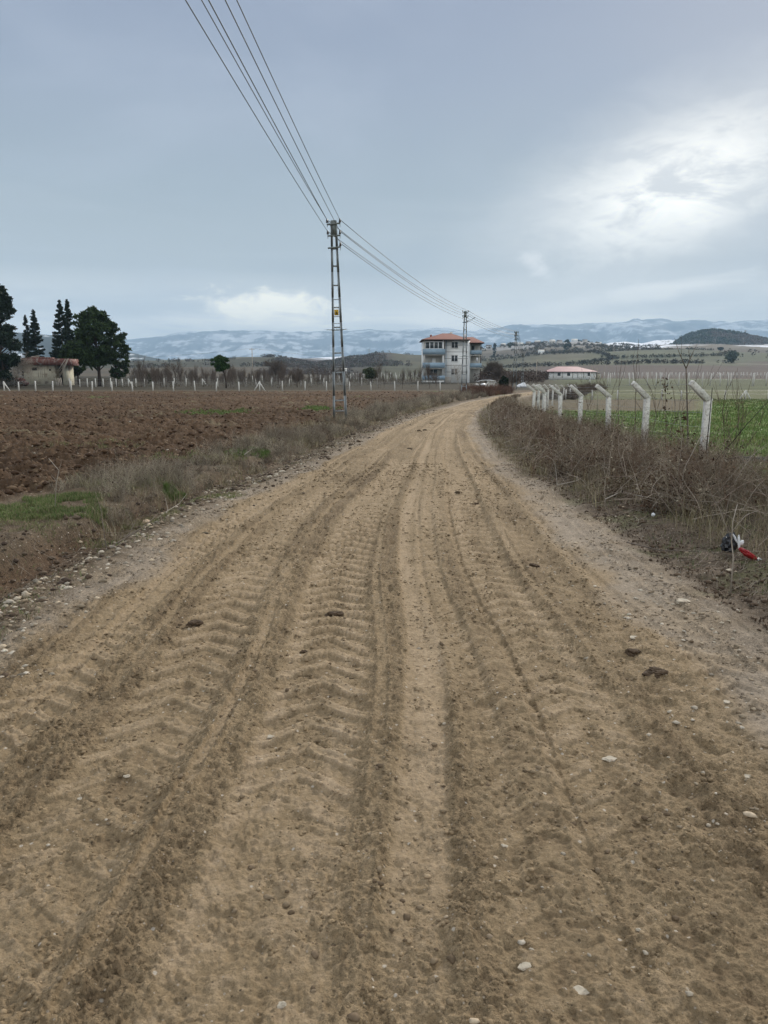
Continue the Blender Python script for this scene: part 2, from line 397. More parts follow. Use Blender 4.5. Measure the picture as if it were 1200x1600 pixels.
class MB:
    """collects boxes, bars, tubes into one mesh"""
    def __init__(s): s.V = []; s.Q = []; s.T = []; s.n = 0
    def add(s, V, Q=None, T=None):
        V = np.asarray(V, float)
        if Q is not None and len(Q): s.Q.append(np.asarray(Q) + s.n)
        if T is not None and len(T): s.T.append(np.asarray(T) + s.n)
        s.V.append(V); s.n += len(V)
    def box(s, x0, x1, y0, y1, z0, z1):
        V = [(x, y, z) for z in (z0, z1) for y in (y0, y1) for x in (x0, x1)]
        s.add(V, [(0, 2, 3, 1), (4, 5, 7, 6), (0, 1, 5, 4), (2, 6, 7, 3), (0, 4, 6, 2), (1, 3, 7, 5)]); return s
    def bar(s, a, b, w, d=None, w2=None, d2=None, up=(0, 1, 0)):
        """rectangular bar from a to b, w across, d along 'up' side"""
        d = d or w; w2 = w2 or w; d2 = d2 or d
        a = Vector(a); b = Vector(b); t = (b - a).normalized(); u = Vector(up)
        if abs(t.dot(u)) > .95: u = Vector((1, 0, 0))
        p = t.cross(u).normalized(); q = p.cross(t).normalized()
        V = []
        for c, ww, dd in ((a, w, d), (b, w2, d2)):
            for i, j in ((-1, -1), (1, -1), (1, 1), (-1, 1)):
                V.append(c + p * ww / 2 * i + q * dd / 2 * j)
        s.add([tuple(v) for v in V], [(0, 3, 2, 1), (4, 5, 6, 7), (0, 1, 5, 4), (1, 2, 6, 5), (2, 3, 7, 6), (3, 0, 4, 7)]); return s
    def tube(s, pts, r, n=6, cap=True):
        pts = [Vector(p) for p in pts]
        rr = r if isinstance(r, (list, tuple)) else [r] * len(pts)
        V = []; Q = []; T = []
        for i, p in enumerate(pts):
            t = (pts[min(i + 1, len(pts) - 1)] - pts[max(i - 1, 0)]).normalized()
            u = Vector((0, 0, 1)) if abs(t.z) < .9 else Vector((1, 0, 0))
            a = t.cross(u).normalized(); b = a.cross(t)
            for k in range(n):
                g = 2 * math.pi * k / n
                V.append(tuple(p + (a * math.cos(g) + b * math.sin(g)) * rr[i]))
        for i in range(len(pts) - 1):
            for k in range(n):
                k2 = (k + 1) % n
                Q.append((i * n + k, i * n + k2, (i + 1) * n + k2, (i + 1) * n + k))
        if cap:
            V.append(tuple(pts[0])); V.append(tuple(pts[-1])); m = len(V)
            for k in range(n):
                k2 = (k + 1) % n
                T.append((m - 2, k2, k)); T.append((m - 1, (len(pts) - 1) * n + k, (len(pts) - 1) * n + k2))
        s.add(V, Q, T); return s
    def lathe(s, c, prof, n=10):
        V = []; Q = []; T = []
        for (r, z) in prof:
            for k in range(n):
                g = 2 * math.pi * k / n
                V.append((c[0] + r * math.cos(g), c[1] + r * math.sin(g), c[2] + z))
        for i in range(len(prof) - 1):
            for k in range(n):
                k2 = (k + 1) % n
                Q.append((i * n + k, i * n + k2, (i + 1) * n + k2, (i + 1) * n + k))
        s.add(V, Q, T); return s
    def poly(s, pts):
        k = len(pts)
        if k == 4: s.add(pts, [(0, 1, 2, 3)])
        elif k == 3: s.add(pts, None, [(0, 1, 2)])
        return s
    def build(s, name, mat, parent=None, smooth=False):
        V = np.concatenate(s.V); fs = []
        if s.Q: fs.append(np.concatenate(s.Q))
        if s.T: fs.append(np.concatenate(s.T))
        return mesh_np(name, V, fs, mat, parent, smooth)
def segs_np(P0, P1, r0, r1):
    """three-sided tapered twigs; arrays"""
    P0 = np.asarray(P0, float); P1 = np.asarray(P1, float)
    n = len(P0); t = P1 - P0; t /= np.maximum(np.linalg.norm(t, axis=1, keepdims=True), 1e-9)
    u = np.where(np.abs(t[:, 2:3]) < .9, np.array([[0, 0, 1.]]), np.array([[1., 0, 0]]))
    a = np.cross(t, u); a /= np.linalg.norm(a, axis=1, keepdims=True); b = np.cross(a, t)
    V = np.zeros((n, 6, 3))
    for k in range(3):
        g = 2 * math.pi * k / 3; o = a * math.cos(g) + b * math.sin(g)
        V[:, k] = P0 + o * np.asarray(r0)[:, None]; V[:, 3 + k] = P1 + o * np.asarray(r1)[:, None]
    base = (np.arange(n) * 6)[:, None]
    Q = np.concatenate([base + np.array([k, (k + 1) % 3, 3 + (k + 1) % 3, 3 + k]) for k in range(3)])
    return V.reshape(-1, 3), Q
rng = np.random.default_rng(7)
def quads_np(P, size, rg, stretch=1.0, up=0.0):
    """randomly turned small quads (leaves)"""
    n = len(P); a = rg.normal(size=(n, 3)); a[:, 2] += up; a /= np.linalg.norm(a, axis=1, keepdims=True)
    b = rg.normal(size=(n, 3)); b = np.cross(a, b); b /= np.linalg.norm(b, axis=1, keepdims=True)
    size = np.asarray(size).reshape(-1, 1) * np.ones((n, 1))
    A_ = a * size * stretch; B_ = b * size
    V = np.stack([P - A_, P - B_ * .7, P + A_, P + B_ * .7], 1).reshape(-1, 3)
    Q = (np.arange(n) * 4)[:, None] + np.arange(4)
    return V, Q
class Join:
    def __init__(s): s.V = []; s.Q = []; s.C = []; s.n = 0
    def add(s, V, Q, c=None):
        s.V.append(V); s.Q.append(np.asarray(Q) + s.n); s.n += len(V)
        if c is not None:
            s.C.append(np.broadcast_to(np.asarray(c, float), (len(V), 3)))
    def build(s, name, mat, parent=None, smooth=False):
        by = {}
        for q in s.Q: by.setdefault(q.shape[1], []).append(q)
        return mesh_np(name, np.concatenate(s.V), [np.concatenate(v) for v in by.values()], mat, parent, smooth, np.concatenate(s.C) if s.C else None)

# ------------------------------------------------------------------ materials
def mat(name, base, rough=.9, var=.25, nscale=6.0, bump=0.0, bscale=30.0, attr=False, spec=.25, c2=None, c2amt=0.0, c2scale=2.0, metal=0.0, detail=6, translucent=0.0, coord='Object'):
    m = bpy.data.materials.new(name); m.use_nodes = True
    t = m.node_tree; nd = t.nodes; b = nd['Principled BSDF']
    b.inputs['Roughness'].default_value = rough; b.inputs['Metallic'].default_value = metal
    b.inputs['Specular IOR Level'].default_value = spec
    co = nd.new('ShaderNodeTexCoord')
    if attr:
        an = nd.new('ShaderNodeAttribute'); an.attribute_name = 'col'; src = an.outputs['Color']
    else:
        rgb = nd.new('ShaderNodeRGB'); rgb.outputs[0].default_value = (*base, 1); src = rgb.outputs[0]
    def noise(sc, det=detail, ro=.6):
        n = nd.new('ShaderNodeTexNoise'); t.links.new(co.outputs[coord], n.inputs[0])
        n.inputs['Scale'].default_value = sc; n.inputs['Detail'].default_value = det; n.inputs['Roughness'].default_value = ro
        return n.outputs[0]
    if c2 is not None:
        mr = nd.new('ShaderNodeMapRange'); mr.interpolation_type = 'SMOOTHSTEP'
        t.links.new(noise(c2scale), mr.inputs[0]); mr.inputs[1].default_value = .62 - c2amt * .35; mr.inputs[2].default_value = .78 - c2amt * .35
        mx = nd.new('ShaderNodeMix'); mx.data_type = 'RGBA'
        t.links.new(mr.outputs[0], mx.inputs[0]); t.links.new(src, mx.inputs[6]); mx.inputs[7].default_value = (*c2, 1)
        src = mx.outputs[2]
    if var > 0:
        mr = nd.new('ShaderNodeMapRange'); t.links.new(noise(nscale), mr.inputs[0])
        mr.inputs[1].default_value = .25; mr.inputs[2].default_value = .75
        mr.inputs[3].default_value = 1 - var; mr.inputs[4].default_value = 1 + var
        vm = nd.new('ShaderNodeVectorMath'); vm.operation = 'SCALE'
        t.links.new(src, vm.inputs[0]); t.links.new(mr.outputs[0], vm.inputs['Scale']); src = vm.outputs[0]
    t.links.new(src, b.inputs['Base Color'])
    if bump > 0:
        bn = nd.new('ShaderNodeBump'); bn.inputs['Strength'].default_value = 1.0; bn.inputs['Distance'].default_value = bump
        t.links.new(noise(bscale, 8, .65), bn.inputs['Height']); t.links.new(bn.outputs[0], b.inputs['Normal'])
    return m
def soil_mat(name, nscale=28, var=.25, bump=.008, pebbles=.0, bscale=60, grain=0):
    """vertex colour is the soil colour; pebbles are pale flecks in the earth"""
    m = mat(name, (.2, .2, .2), rough=.95, var=var, nscale=nscale, bump=bump, bscale=bscale, attr=True, spec=.12, detail=8)
    t = m.node_tree; nd = t.nodes; b = nd['Principled BSDF']
    co = [n for n in nd if n.type == 'TEX_COORD'][0]
    src = b.inputs['Base Color'].links[0].from_socket
    an_ = [n for n in nd if n.type == 'ATTRIBUTE'][0]
    if grain:                                   # crumbs of darker and paler earth, hard edged
        for sc, lo, hi, f in ((80, .56, .59, .52), (60, .43, .39, 1.30), (150, .55, .58, .60), (190, .42, .38, 1.35), (330, .55, .58, .68)):
            nz = nd.new('ShaderNodeTexNoise'); t.links.new(co.outputs['Object'], nz.inputs[0]); nz.inputs['Scale'].default_value = sc; nz.inputs['Detail'].default_value = 5; nz.inputs['Roughness'].default_value = .72; nz.inputs['Distortion'].default_value = .4
            mr = nd.new('ShaderNodeMapRange'); t.links.new(nz.outputs[0], mr.inputs[0]); mr.inputs[1].default_value = lo; mr.inputs[2].default_value = hi; mr.inputs[3].default_value = 0.0; mr.inputs[4].default_value = f - 1
            mw = nd.new('ShaderNodeMath'); mw.operation = 'MULTIPLY_ADD'; t.links.new(mr.outputs[0], mw.inputs[0]); t.links.new(an_.outputs['Alpha'], mw.inputs[1]); mw.inputs[2].default_value = 1.0
            vm = nd.new('ShaderNodeVectorMath'); vm.operation = 'SCALE'; t.links.new(src, vm.inputs[0]); t.links.new(mw.outputs[0], vm.inputs['Scale']); src = vm.outputs[0]
        t.links.new(src, b.inputs['Base Color'])
    if pebbles > 0:
        for sc, th, colr in ((34, .17, (.50, .44, .36)), (75, .20, (.38, .32, .25)), (48, .16, (.055, .040, .028))):
            v = nd.new('ShaderNodeTexVoronoi'); v.inputs['Scale'].default_value = sc; t.links.new(co.outputs['Object'], v.inputs[0])
            sepc = nd.new('ShaderNodeSeparateColor'); t.links.new(v.outputs['Color'], sepc.inputs[0])
            sel = nd.new('ShaderNodeMath'); sel.operation = 'LESS_THAN'; t.links.new(sepc.outputs[0], sel.inputs[0]); sel.inputs[1].default_value = pebbles
            dm = nd.new('ShaderNodeMapRange'); t.links.new(v.outputs['Distance'], dm.inputs[0]); dm.inputs[1].default_value = th * 1.6; dm.inputs[2].default_value = th; 
            mu = nd.new('ShaderNodeMath'); mu.operation = 'MULTIPLY'; t.links.new(sel.outputs[0], mu.inputs[0]); t.links.new(dm.outputs[0], mu.inputs[1])
            mu2 = nd.new('ShaderNodeMath'); mu2.operation = 'MULTIPLY'; t.links.new(mu.outputs[0], mu2.inputs[0]); mu2.inputs[1].default_value = .85
            mx = nd.new('ShaderNodeMix'); mx.data_type = 'RGBA'; t.links.new(mu2.outputs[0], mx.inputs[0]); t.links.new(src, mx.inputs[6]); mx.inputs[7].default_value = (*colr, 1)
            src = mx.outputs[2]
        t.links.new(src, b.inputs['Base Color'])
    return m
M = {}
M['road'] = soil_mat('packed_mud', 38, .30, .016, .045, 60, grain=1)
M['verge'] = soil_mat('stony_verge_soil', 30, .35, .018, .10, 45, grain=1)
M['plough'] = soil_mat('ploughed_soil', 14, .35, .03, .02, 22)
M['rightverge'] = soil_mat('verge_litter', 30, .35, .018, .06, 45, grain=1)
M['grassland'] = soil_mat('short_grass_ground', 14, .3, .02, 0, 20)
M['far'] = soil_mat('far_fields', .12, .22, .3, 0, .5)
M['metal'] = mat('galvanised_steel', (.30, .33, .34), rough=.55, var=.15, nscale=3, metal=.55, spec=.5)
M['metaldark'] = mat('dark_steel', (.16, .18, .17), rough=.6, var=.2, nscale=3, metal=.3)
M['insul'] = mat('brown_porcelain', (.018, .014, .014), rough=.3, var=.1, spec=.5)
M['yellow'] = mat('yellow_plate_paint', (.46, .29, .03), rough=.5, var=.1, nscale=8)
M['black'] = mat('black_print', (.02, .02, .02), rough=.6, var=0)
M['wire'] = mat('aluminium_conductor', (.06, .065, .07), rough=.6, var=0, metal=.3)
M['concrete'] = mat('weathered_concrete', (.60, .585, .54), rough=.9, var=.22, nscale=22, bump=.004, bscale=90, c2=(.34, .32, .28), c2amt=.35, c2scale=26)
M['whitepost'] = mat('pale_concrete', (.58, .57, .53), rough=.9, var=.15, nscale=10)
M['fwire'] = mat('galvanised_wire', (.33, .34, .34), rough=.5, var=0, metal=.6)
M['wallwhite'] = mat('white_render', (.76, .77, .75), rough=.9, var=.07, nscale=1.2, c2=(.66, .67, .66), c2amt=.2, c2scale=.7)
M['blue'] = mat('blue_parapet_paint', (.27, .37, .45), rough=.75, var=.1, nscale=1.5)
M['rooftile'] = mat('red_roof_tiles', (.205, .082, .058), rough=.85, var=.25, nscale=5, bump=.05, bscale=8)
M['soffit'] = mat('dark_brown_timber', (.055, .035, .030), rough=.8, var=.2)
M['glass'] = mat('dark_window_glass', (.045, .055, .06), rough=.12, var=.1, nscale=2, spec=.6)
M['frame'] = mat('white_window_frame', (.74, .76, .77), rough=.5, var=.03)
M['beige'] = mat('pale_balcony_wall', (.48, .47, .43), rough=.9, var=.1)  # beige colour of balcony walls, slabs, sills and trim
M['pinkroof'] = mat('faded_pink_sheet_roof', (.36, .22, .215), rough=.7, var=.15, nscale=.8)
M['hutwall'] = mat('stained_cream_plaster', (.47, .44, .34), rough=.95, var=.22, nscale=1.5, c2=(.25, .20, .15), c2amt=.3, c2scale=.9)
M['hutred'] = mat('flaking_red_fascia', (.19, .085, .070), rough=.95, var=.35, nscale=2.5, c2=(.30, .26, .23), c2amt=.35, c2scale=2.2)
M['timber'] = mat('bleached_timber', (.34, .30, .25), rough=.9, var=.25, nscale=3)
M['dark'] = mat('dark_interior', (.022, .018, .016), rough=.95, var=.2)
M['bark'] = mat('grey_brown_bark', (.115, .092, .075), rough=.95, var=.3, nscale=4)
M['barkpine'] = mat('dark_pine_bark', (.060, .045, .036), rough=.95, var=.3, nscale=4)
M['needles'] = mat('pine_needles', (.034, .056, .020), rough=.8, var=.45, nscale=.9, spec=.15)
M['needles2'] = mat('dark_spruce_needles', (.018, .030, .018), rough=.8, var=.4, nscale=.9, spec=.15)
M['stonepine'] = mat('bright_pine_needles', (.034, .070, .018), rough=.8, var=.45, nscale=1.2, spec=.15)
M['olive'] = mat('olive_foliage', (.060, .075, .040), rough=.8, var=.4, nscale=1.2, spec=.15)
M['leafattr'] = mat('mixed_twigs', (.1, .1, .1), rough=.9, var=.2, nscale=2, attr=True, spec=.15)
M['twig'] = mat('brown_twigs', (.105, .078, .062), rough=.9, var=.3, nscale=3, spec=.1)
M['stone'] = mat('pale_limestone', (.42, .365, .28), rough=.85, var=.22, nscale=14, bump=.004, bscale=60, c2=(.24, .19, .14), c2amt=.3, c2scale=12)
M['orangestone'] = mat('tan_limestone', (.46, .35, .24), rough=.85, var=.2, nscale=14, bump=.004, bscale=60)
M['clod'] = mat('mud_clod_soil', (.085, .058, .036), rough=.95, var=.4, nscale=20, bump=.010, bscale=70)
M['blackbag'] = mat('black_plastic_film', (.012, .013, .017), rough=.25, var=.2, nscale=10, spec=.6, bump=.01, bscale=18)
M['whitebag'] = mat('white_plastic_film', (.72, .73, .74), rough=.35, var=.06, nscale=10, bump=.006, bscale=30)
M['redbag'] = mat('red_plastic_film', (.30, .016, .020), rough=.3, var=.15, nscale=10, bump=.006, bscale=30, spec=.5)
M['mesh_roll'] = mat('speckled_net_roll', (.035, .04, .036), rough=.9, var=.3, nscale=12, c2=(.34, .35, .34), c2amt=.12, c2scale=14)
M['housewall'] = mat('far_house_plaster', (.55, .52, .47), rough=.9, var=.1)

# ------------------------------------------------------------------ near ground, one continuous grid split into its surfaces
def ground():
    ys = [-30, -18, -10, -6, -3, -1, 0, .6, 1.0]
    y = 1.2
    while y < 95:
        ys.append(y)
        y += min(y * y / 1246.0 * 1.25, .05 + .0042 * y)
    ys.append(95.0)
    ys = np.array(ys)
    inner = np.linspace(-.66, .66, 1000)
    outer = np.array([.012, .03, .06, .1, .16, .25, .4, .6, .85, 1.2, 1.6, 2.2, 3.0])
    yy = ys[:, None]; ym = np.maximum(yy, 1.2)
    Xi = inner[None, :] * ym
    Xl = -(.66 * ym + outer[::-1][None, :] * (ym + 20)); Xr = .66 * ym + outer[None, :] * (ym + 20)
    X = np.concatenate([Xl, Xi, Xr], 1); Y = np.broadcast_to(yy, X.shape).copy()
    Z, COL, ZONE = fieldparts(X, Y)
    nr, nc = X.shape
    V = np.stack([X, Y, Z], -1).reshape(-1, 3); COL = np.concatenate([COL.reshape(-1, 3), np.where(ZONE == 0, fieldparts.loose, 1).reshape(-1, 1)], 1)
    idx = np.arange(nr * nc).reshape(nr, nc)
    Q = np.stack([idx[:-1, :-1], idx[:-1, 1:], idx[1:, 1:], idx[1:, :-1]], -1).reshape(-1, 4)
    zf = ZONE[:-1, :-1].reshape(-1)
    names = [('road', 'road'), ('verge', 'verge'), ('ploughed_field', 'plough'), ('grass_verge', 'rightverge'), ('grass_field', 'grassland')]
    for k, (nm, mk) in enumerate(names):
        q = Q[zf == k]
        used = np.unique(q); remap = np.full(len(V), -1); remap[used] = np.arange(len(used))
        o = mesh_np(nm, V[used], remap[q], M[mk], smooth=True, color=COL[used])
        tag(o, kind='structure')
ground()

def far_ground():
    ys = np.concatenate([np.geomspace(95, 2000, 330), np.geomspace(2050, 12500, 40)])
    uu = np.concatenate([-np.array([6, 4.5, 3, 2, 1.4, 1.0]), np.linspace(-.75, .75, 420), np.array([1.0, 1.4, 2, 3, 4.5, 6])])
    Y = np.broadcast_to(ys[:, None], (len(ys), len(uu))).copy(); X = uu[None, :] * Y
    Z = zterr(X, Y)
    # the seam with the near ground (sides included) sits on the same heights at 95 m
    px = 600 + F * 1.016 * X / Y
    n = fbm(X, Y, 60, 4, 201); nn = fbm(X, Y, 14, 3, 202)
    Yw = Y + 22 * n + (px - 900) * .10
    def mixc(c, c2, m): return c * (1 - m[..., None]) + np.array(c2) * m[..., None]
    c = np.broadcast_to(np.array([.080, .066, .042]), X.shape + (3,)).copy()            # orchard floor, dry
    rightg = sstep(px, 840, 900)
    c = mixc(c, (.105, .125, .050), rightg)
    green1 = sstep(px, 560, 620) * (1 - sstep(px, 820, 860)) * sstep(Yw, 240, 270)
    c = mixc(c, (.105, .105, .055), green1)
    L_ = (1 - sstep(px, 440, 560))
    c = mixc(c, (.155, .125, .085), L_ * sstep(Yw, 280, 320))
    c = mixc(c, (.105, .097, .060), L_ * sstep(Yw, 640, 700))
    R_ = sstep(px, 800, 860)
    c = mixc(c, (.098, .066, .048), R_ * sstep(Yw, 300, 320))
    c = mixc(c, (.112, .118, .056), R_ * sstep(Yw, 640, 660) * (1 - sstep(px + n * 20, 1150, 1190)))
    c = mixc(c, (.19, .165, .115), sstep(px, 1110, 1150) * sstep(Yw, 690, 710) * (1 - sstep(Yw, 760, 780)))
    c = mixc(c, (.145, .135, .078), R_ * sstep(Yw, 815, 835) * (1 - sstep(px, 900, 930)))
    c = mixc(c, (.098, .110, .052), R_ * sstep(Yw, 815, 835) * sstep(px, 930, 960))
    c = mixc(c, (.105, .088, .062), sstep(Yw, 1010, 1050) * sstep(px, 700, 760))          # scrub
    c = mixc(c, (.115, .108, .062), sstep(px, 600, 630) * (1 - sstep(px, 690, 740)) * sstep(Yw, 700, 760))
    c = mixc(c, (.080, .065, .055), (1 - sstep(px, 600, 625)) * sstep(px, 430, 450) * sstep(Yw, 700, 800))
    snow = (1 - .75 * sstep(px, 690, 730) * (1 - sstep(px, 935, 955))) * sstep(Y, 1180, 1260) * sstep(fbm(X, Y, 70, 4, 203) + .25 * sstep(px, 480, 520) - .25 * L_, .05, .25) * sstep(px, 440, 500)
    snow = np.maximum(snow, sstep(Y, 1500, 1560) * sstep(px, 940, 960) * sstep(fbm(X, Y, 40, 3, 204), -.35, -.1))
    c = mixc(c, (.70, .73, .78), snow * .95)
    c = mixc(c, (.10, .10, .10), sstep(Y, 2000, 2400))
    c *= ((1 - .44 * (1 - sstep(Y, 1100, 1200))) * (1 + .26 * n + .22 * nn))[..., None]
    idx = np.arange(X.size).reshape(X.shape)
    Q = np.stack([idx[:-1, :-1], idx[:-1, 1:], idx[1:, 1:], idx[1:, :-1]], -1).reshape(-1, 4)
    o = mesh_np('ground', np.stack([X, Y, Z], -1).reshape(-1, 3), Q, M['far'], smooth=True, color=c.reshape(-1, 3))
    tag(o, kind='structure')
    # wide base under everything behind and beside the camera
    b = MB(); b.box(-14000, 14000, -3000, 14000, -30, -16.0)
    base = mesh_np('ground', np.concatenate(b.V), np.concatenate(b.Q), M['far'], color=np.tile([[.10, .10, .07]], (8, 1)))
    tag(base, kind='structure')
far_ground()

# ------------------------------------------------------------------ far hills and mountains
def range_mesh(name, ridge, Yr, Yf, Yb, snow, colour, amp, fs, seed, nr=90, ncol=460, span=(-700, 1900), rid=1.0):
    """ridge: list of (px, py) skyline at distance Yr; front foot at Yf, back foot at Yb"""
    rp = np.array([r[0] for r in ridge], float); rz = np.array([CH + (588 - r[1]) / F * Yr for r in ridge])
    px = np.linspace(span[0], span[1], ncol)
    t = np.linspace(0, 1, nr)
    Y = (Yf + (Yb - Yf) * t)[:, None] * np.ones((1, ncol))
    X = (px[None, :] - 600) / F / 1.016 * Y
    tr = (Yr - Yf) / (Yb - Yf)
    h = np.interp(px, rp, rz)[None, :]
    up = np.clip(t / tr, 0, 1)[:, None]; dn = np.clip((t - tr) / (1 - tr), 0, 1)[:, None]
    prof = (.12 * up + .88 * sstep(up, 0, 1) ** 1.1) * (1 - sstep(dn, 0, 1))
    spur = (1 - np.abs(fbm(X, Y * .45, fs, 5, seed, gain=.55))) 
    env = np.sin(np.pi * np.clip(up, 0, 1)) ** .8 * (1 - dn)
    Z = h * prof + amp * (spur - .75) * env * rid + amp * .06 * fbm(X, Y, fs * .25, 3, seed + 3)
    sn = .75 * fbm(X * .8, Z * 3 + Y * .35, fs * .26, 4, seed + 5, gain=.6) + .65 * fbm(X, Z * 2.5 + Y * .3, fs * .07, 4, seed + 6, gain=.7) + .45 * (spur - .75)
    m = sstep(sn + snow, .02, .30)[..., None]
    c = np.array(colour) * (1 + .35 * fbm(X, Y, fs * .3, 4, seed + 9))[..., None]
    m = m * (.75 if Yr > 5000 else 1)
    c = c * (1 - m) + np.array([.75, .77, .80]) * m
    idx = np.arange(X.size).reshape(X.shape)
    Q = np.stack([idx[:-1, :-1], idx[:-1, 1:], idx[1:, 1:], idx[1:, :-1]], -1).reshape(-1, 4)
    return tag(mesh_np(name, np.stack([X, Y, Z], -1).reshape(-1, 3), Q, M['far'], smooth=True, color=c.reshape(-1, 3)), kind='structure'), (px, Y, X, Z)
sky_l = [(-700, 530), (0, 536), (150, 536), (210, 533), (250, 528), (300, 523.5), (350, 521), (430, 521.5), (520, 520.5), (600, 519.5), (660, 518.5), (700, 517), (740, 521), (770, 517), (820, 511), (850, 509.5),
         (900, 509.5), (940, 508.5), (975, 506.5), (984, 502.8), (991, 503.2), (998, 506.5), (1030, 505), (1045, 507.5), (1075, 504), (1095, 505.5), (1112, 509), (1160, 504.5), (1200, 503), (1400, 500), (1900, 510)]
range_mesh('mountains', sky_l, 9500, 6500, 11500, -.0, (.15, .175, .20), 270, 1100, 301, nr=200, ncol=1100)
# dark wooded hill behind the pines on the left
range_mesh('hill', [(-700, 500), (-200, 510), (20, 521), (90, 527), (150, 537), (200, 551), (240, 560), (280, 566), (330, 575)], 2600, 2000, 3300, -.28, (.050, .058, .050), 30, 300, 320, nr=60, ncol=240, span=(-700, 330))
# forested knoll on the right
KN, kdat = range_mesh('hill', [(1000, 560), (1035, 548), (1050, 540), (1062, 530), (1080, 523.5), (1110, 520.5), (1140, 523.5), (1165, 528), (1200, 534), (1260, 545), (1350, 556), (1500, 570)], 1900, 1450, 2300, -1.2, (.060, .055, .045), 16, 160, 340, nr=70, ncol=300, span=(1000, 1500))
# snow field rising behind the right-hand fields
range_mesh('snowfield', [(900, 556), (930, 543), (950, 537.5), (975, 536), (1000, 538.5), (1020, 534), (1045, 533), (1070, 538), (1110, 550), (1200, 534), (1230, 528), (1300, 534), (1500, 560)], 2300, 1900, 2700, .75, (.07, .06, .05), 14, 90, 360, nr=50, ncol=300, span=(900, 1500))

# leaf and twig clumps that cover far slopes: woods read as masses
def scrub_mass(name, pts, hgt, colours, rg, per=26, seed=0, kind='stuff', spread=1.0, size=.16):
    J = Join(); pts = np.asarray(pts); n = len(pts)
    hg = np.asarray(hgt) * rg.uniform(.6, 1.25, n)
    ci = rg.integers(0, len(colours), n); cc = np.asarray(colours)[ci] * rg.uniform(.7, 1.3, (n, 1))
    P = np.repeat(pts, per, 0); H = np.repeat(hg, per); CC = np.repeat(cc, per, 0)
    d = rg.normal(size=(n * per, 3)); d /= np.linalg.norm(d, axis=1, keepdims=True); d *= rg.uniform(.3, 1, (n * per, 1)) ** .5
    P = P + d * np.stack([H * .62 * spread, H * .62 * spread, H * .5], 1); P[:, 2] += H * .5
    V, Q = quads_np(P, H * size, rg)
    J.add(V, Q); J.C.append(np.repeat(CC, 4, 0))
    return tag(J.build(name, M['leafattr']), kind=kind)

# knoll forest
rg = np.random.default_rng(11)
kx = rg.uniform(1035, 1330, 5200); kt = rg.uniform(0, 1, 5200)
kY = 1500 + kt * 430
def sample_grid(dat, px, Y):
    gpx, GY, GX, GZ = dat
    i = np.clip(np.searchsorted(gpx, px) - 1, 0, len(gpx) - 2); ycol = GY[:, 0]
    j = np.clip(np.searchsorted(ycol, Y) - 1, 0, len(ycol) - 2)
    return GZ[j, i]
kz = sample_grid(kdat, kx, kY); kX = (kx - 600) / F / 1.016 * kY
green = (fbm(kx, kY, 60, 3, 5) + (1120 - kx) / 80 + (kt - .45) * 1.2) > .1
keep = kz > zterr(kX, kY) + 1
scrub_mass('forest', np.stack([kX, kY, kz - .5], 1)[keep & green], 7.0, [(.030, .050, .026), (.022, .038, .022), (.045, .060, .030)], rg, per=14, size=.26)
scrub_mass('woodland', np.stack([kX, kY, kz - .5], 1)[keep & ~green], 6.0, [(.135, .098, .078), (.11, .082, .066), (.08, .075, .05)], rg, per=14, size=.26)

def line_pts(pts, spacing, rg, jit=1.0):
    spacing *= .55
    """points along a polyline given as (px, Y)"""
    out = []
    for (a, ya), (b, yb) in zip(pts[:-1], pts[1:]):
        A_ = np.array([X_of(a, ya), ya]); B_ = np.array([X_of(b, yb), yb]); L_ = np.linalg.norm(B_ - A_); k = max(2, int(L_ / spacing))
        for t in np.linspace(0, 1, k, endpoint=False): out.append(A_ + (B_ - A_) * t)
    out = np.array(out) + rg.normal(size=(len(out), 2)) * jit
    return np.concatenate([out, zterr(out[:, 0], out[:, 1])[:, None]], 1)
BR = [(.085, .066, .050), (.068, .053, .042), (.10, .08, .06), (.06, .06, .036)]
BRG = [(.075, .078, .045), (.055, .062, .035), (.09, .078, .055)]
H1 = line_pts([(740, 640), (830, 650), (900, 655), (960, 652), (1100, 690)], 2.2, rg, 1.2); scrub_mass('hedgerow', H1, 3.6, [(.055, .045, .034), (.045, .042, .028)], rg, per=24, size=.16)
H2 = line_pts([(940, 840), (1010, 836), (1085, 850), (1130, 860)], 2.6, rg, 1.5); scrub_mass('hedgerow', H2, 3.4, [(.055, .05, .034), (.045, .048, .028)], rg, per=20, size=.18)
H3 = line_pts([(740, 870), (840, 900), (930, 915), (960, 830), (905, 760)], 2.6, rg, 1.5); scrub_mass('hedgerow', H3, 3.0, [(.055, .045, .034), (.045, .042, .028)], rg, per=20, size=.18)
H4 = line_pts([(930, 1000), (1000, 1010), (1050, 1050), (1110, 1080)], 3, rg, 3); scrub_mass('hedgerow', H4, 4.0, BRG, rg, per=18, size=.2)
def region_pts(n, px0, px1, y0, y1, rg, test=None):
    px = rg.uniform(px0, px1, n); Y = rg.uniform(y0, y1, n); X = (px - 600) / F / 1.016 * Y
    k = np.ones(n, bool) if test is None else test(px, Y, X)
    return np.stack([X, Y, zterr(X, Y)], 1)[k]
def clumpy(s, th, seed): return lambda px, Y, X: fbm(X, Y, s, 3, seed) > th
scrub_mass('woodland', region_pts(2600, 730, 1030, 1000, 1420, rg, lambda px, Y, X: fbm(X, Y, 45, 3, 8) > -.05 + sstep(px, 950, 1030) * .3), 3.6, BR + BRG, rg, per=14, size=.24)
scrub_mass('woodland', region_pts(2400, 405, 645, 740, 1020, rg, lambda px, Y, X: fbm(X, Y, 50, 3, 9) > -.25 + .6 * sstep(px, 570, 620) + .3 * sstep(px, 440, 410)), 3.2, [(.10, .080, .066), (.085, .066, .056), (.12, .10, .08), (.07, .07, .045)], rg, per=16, size=.2)
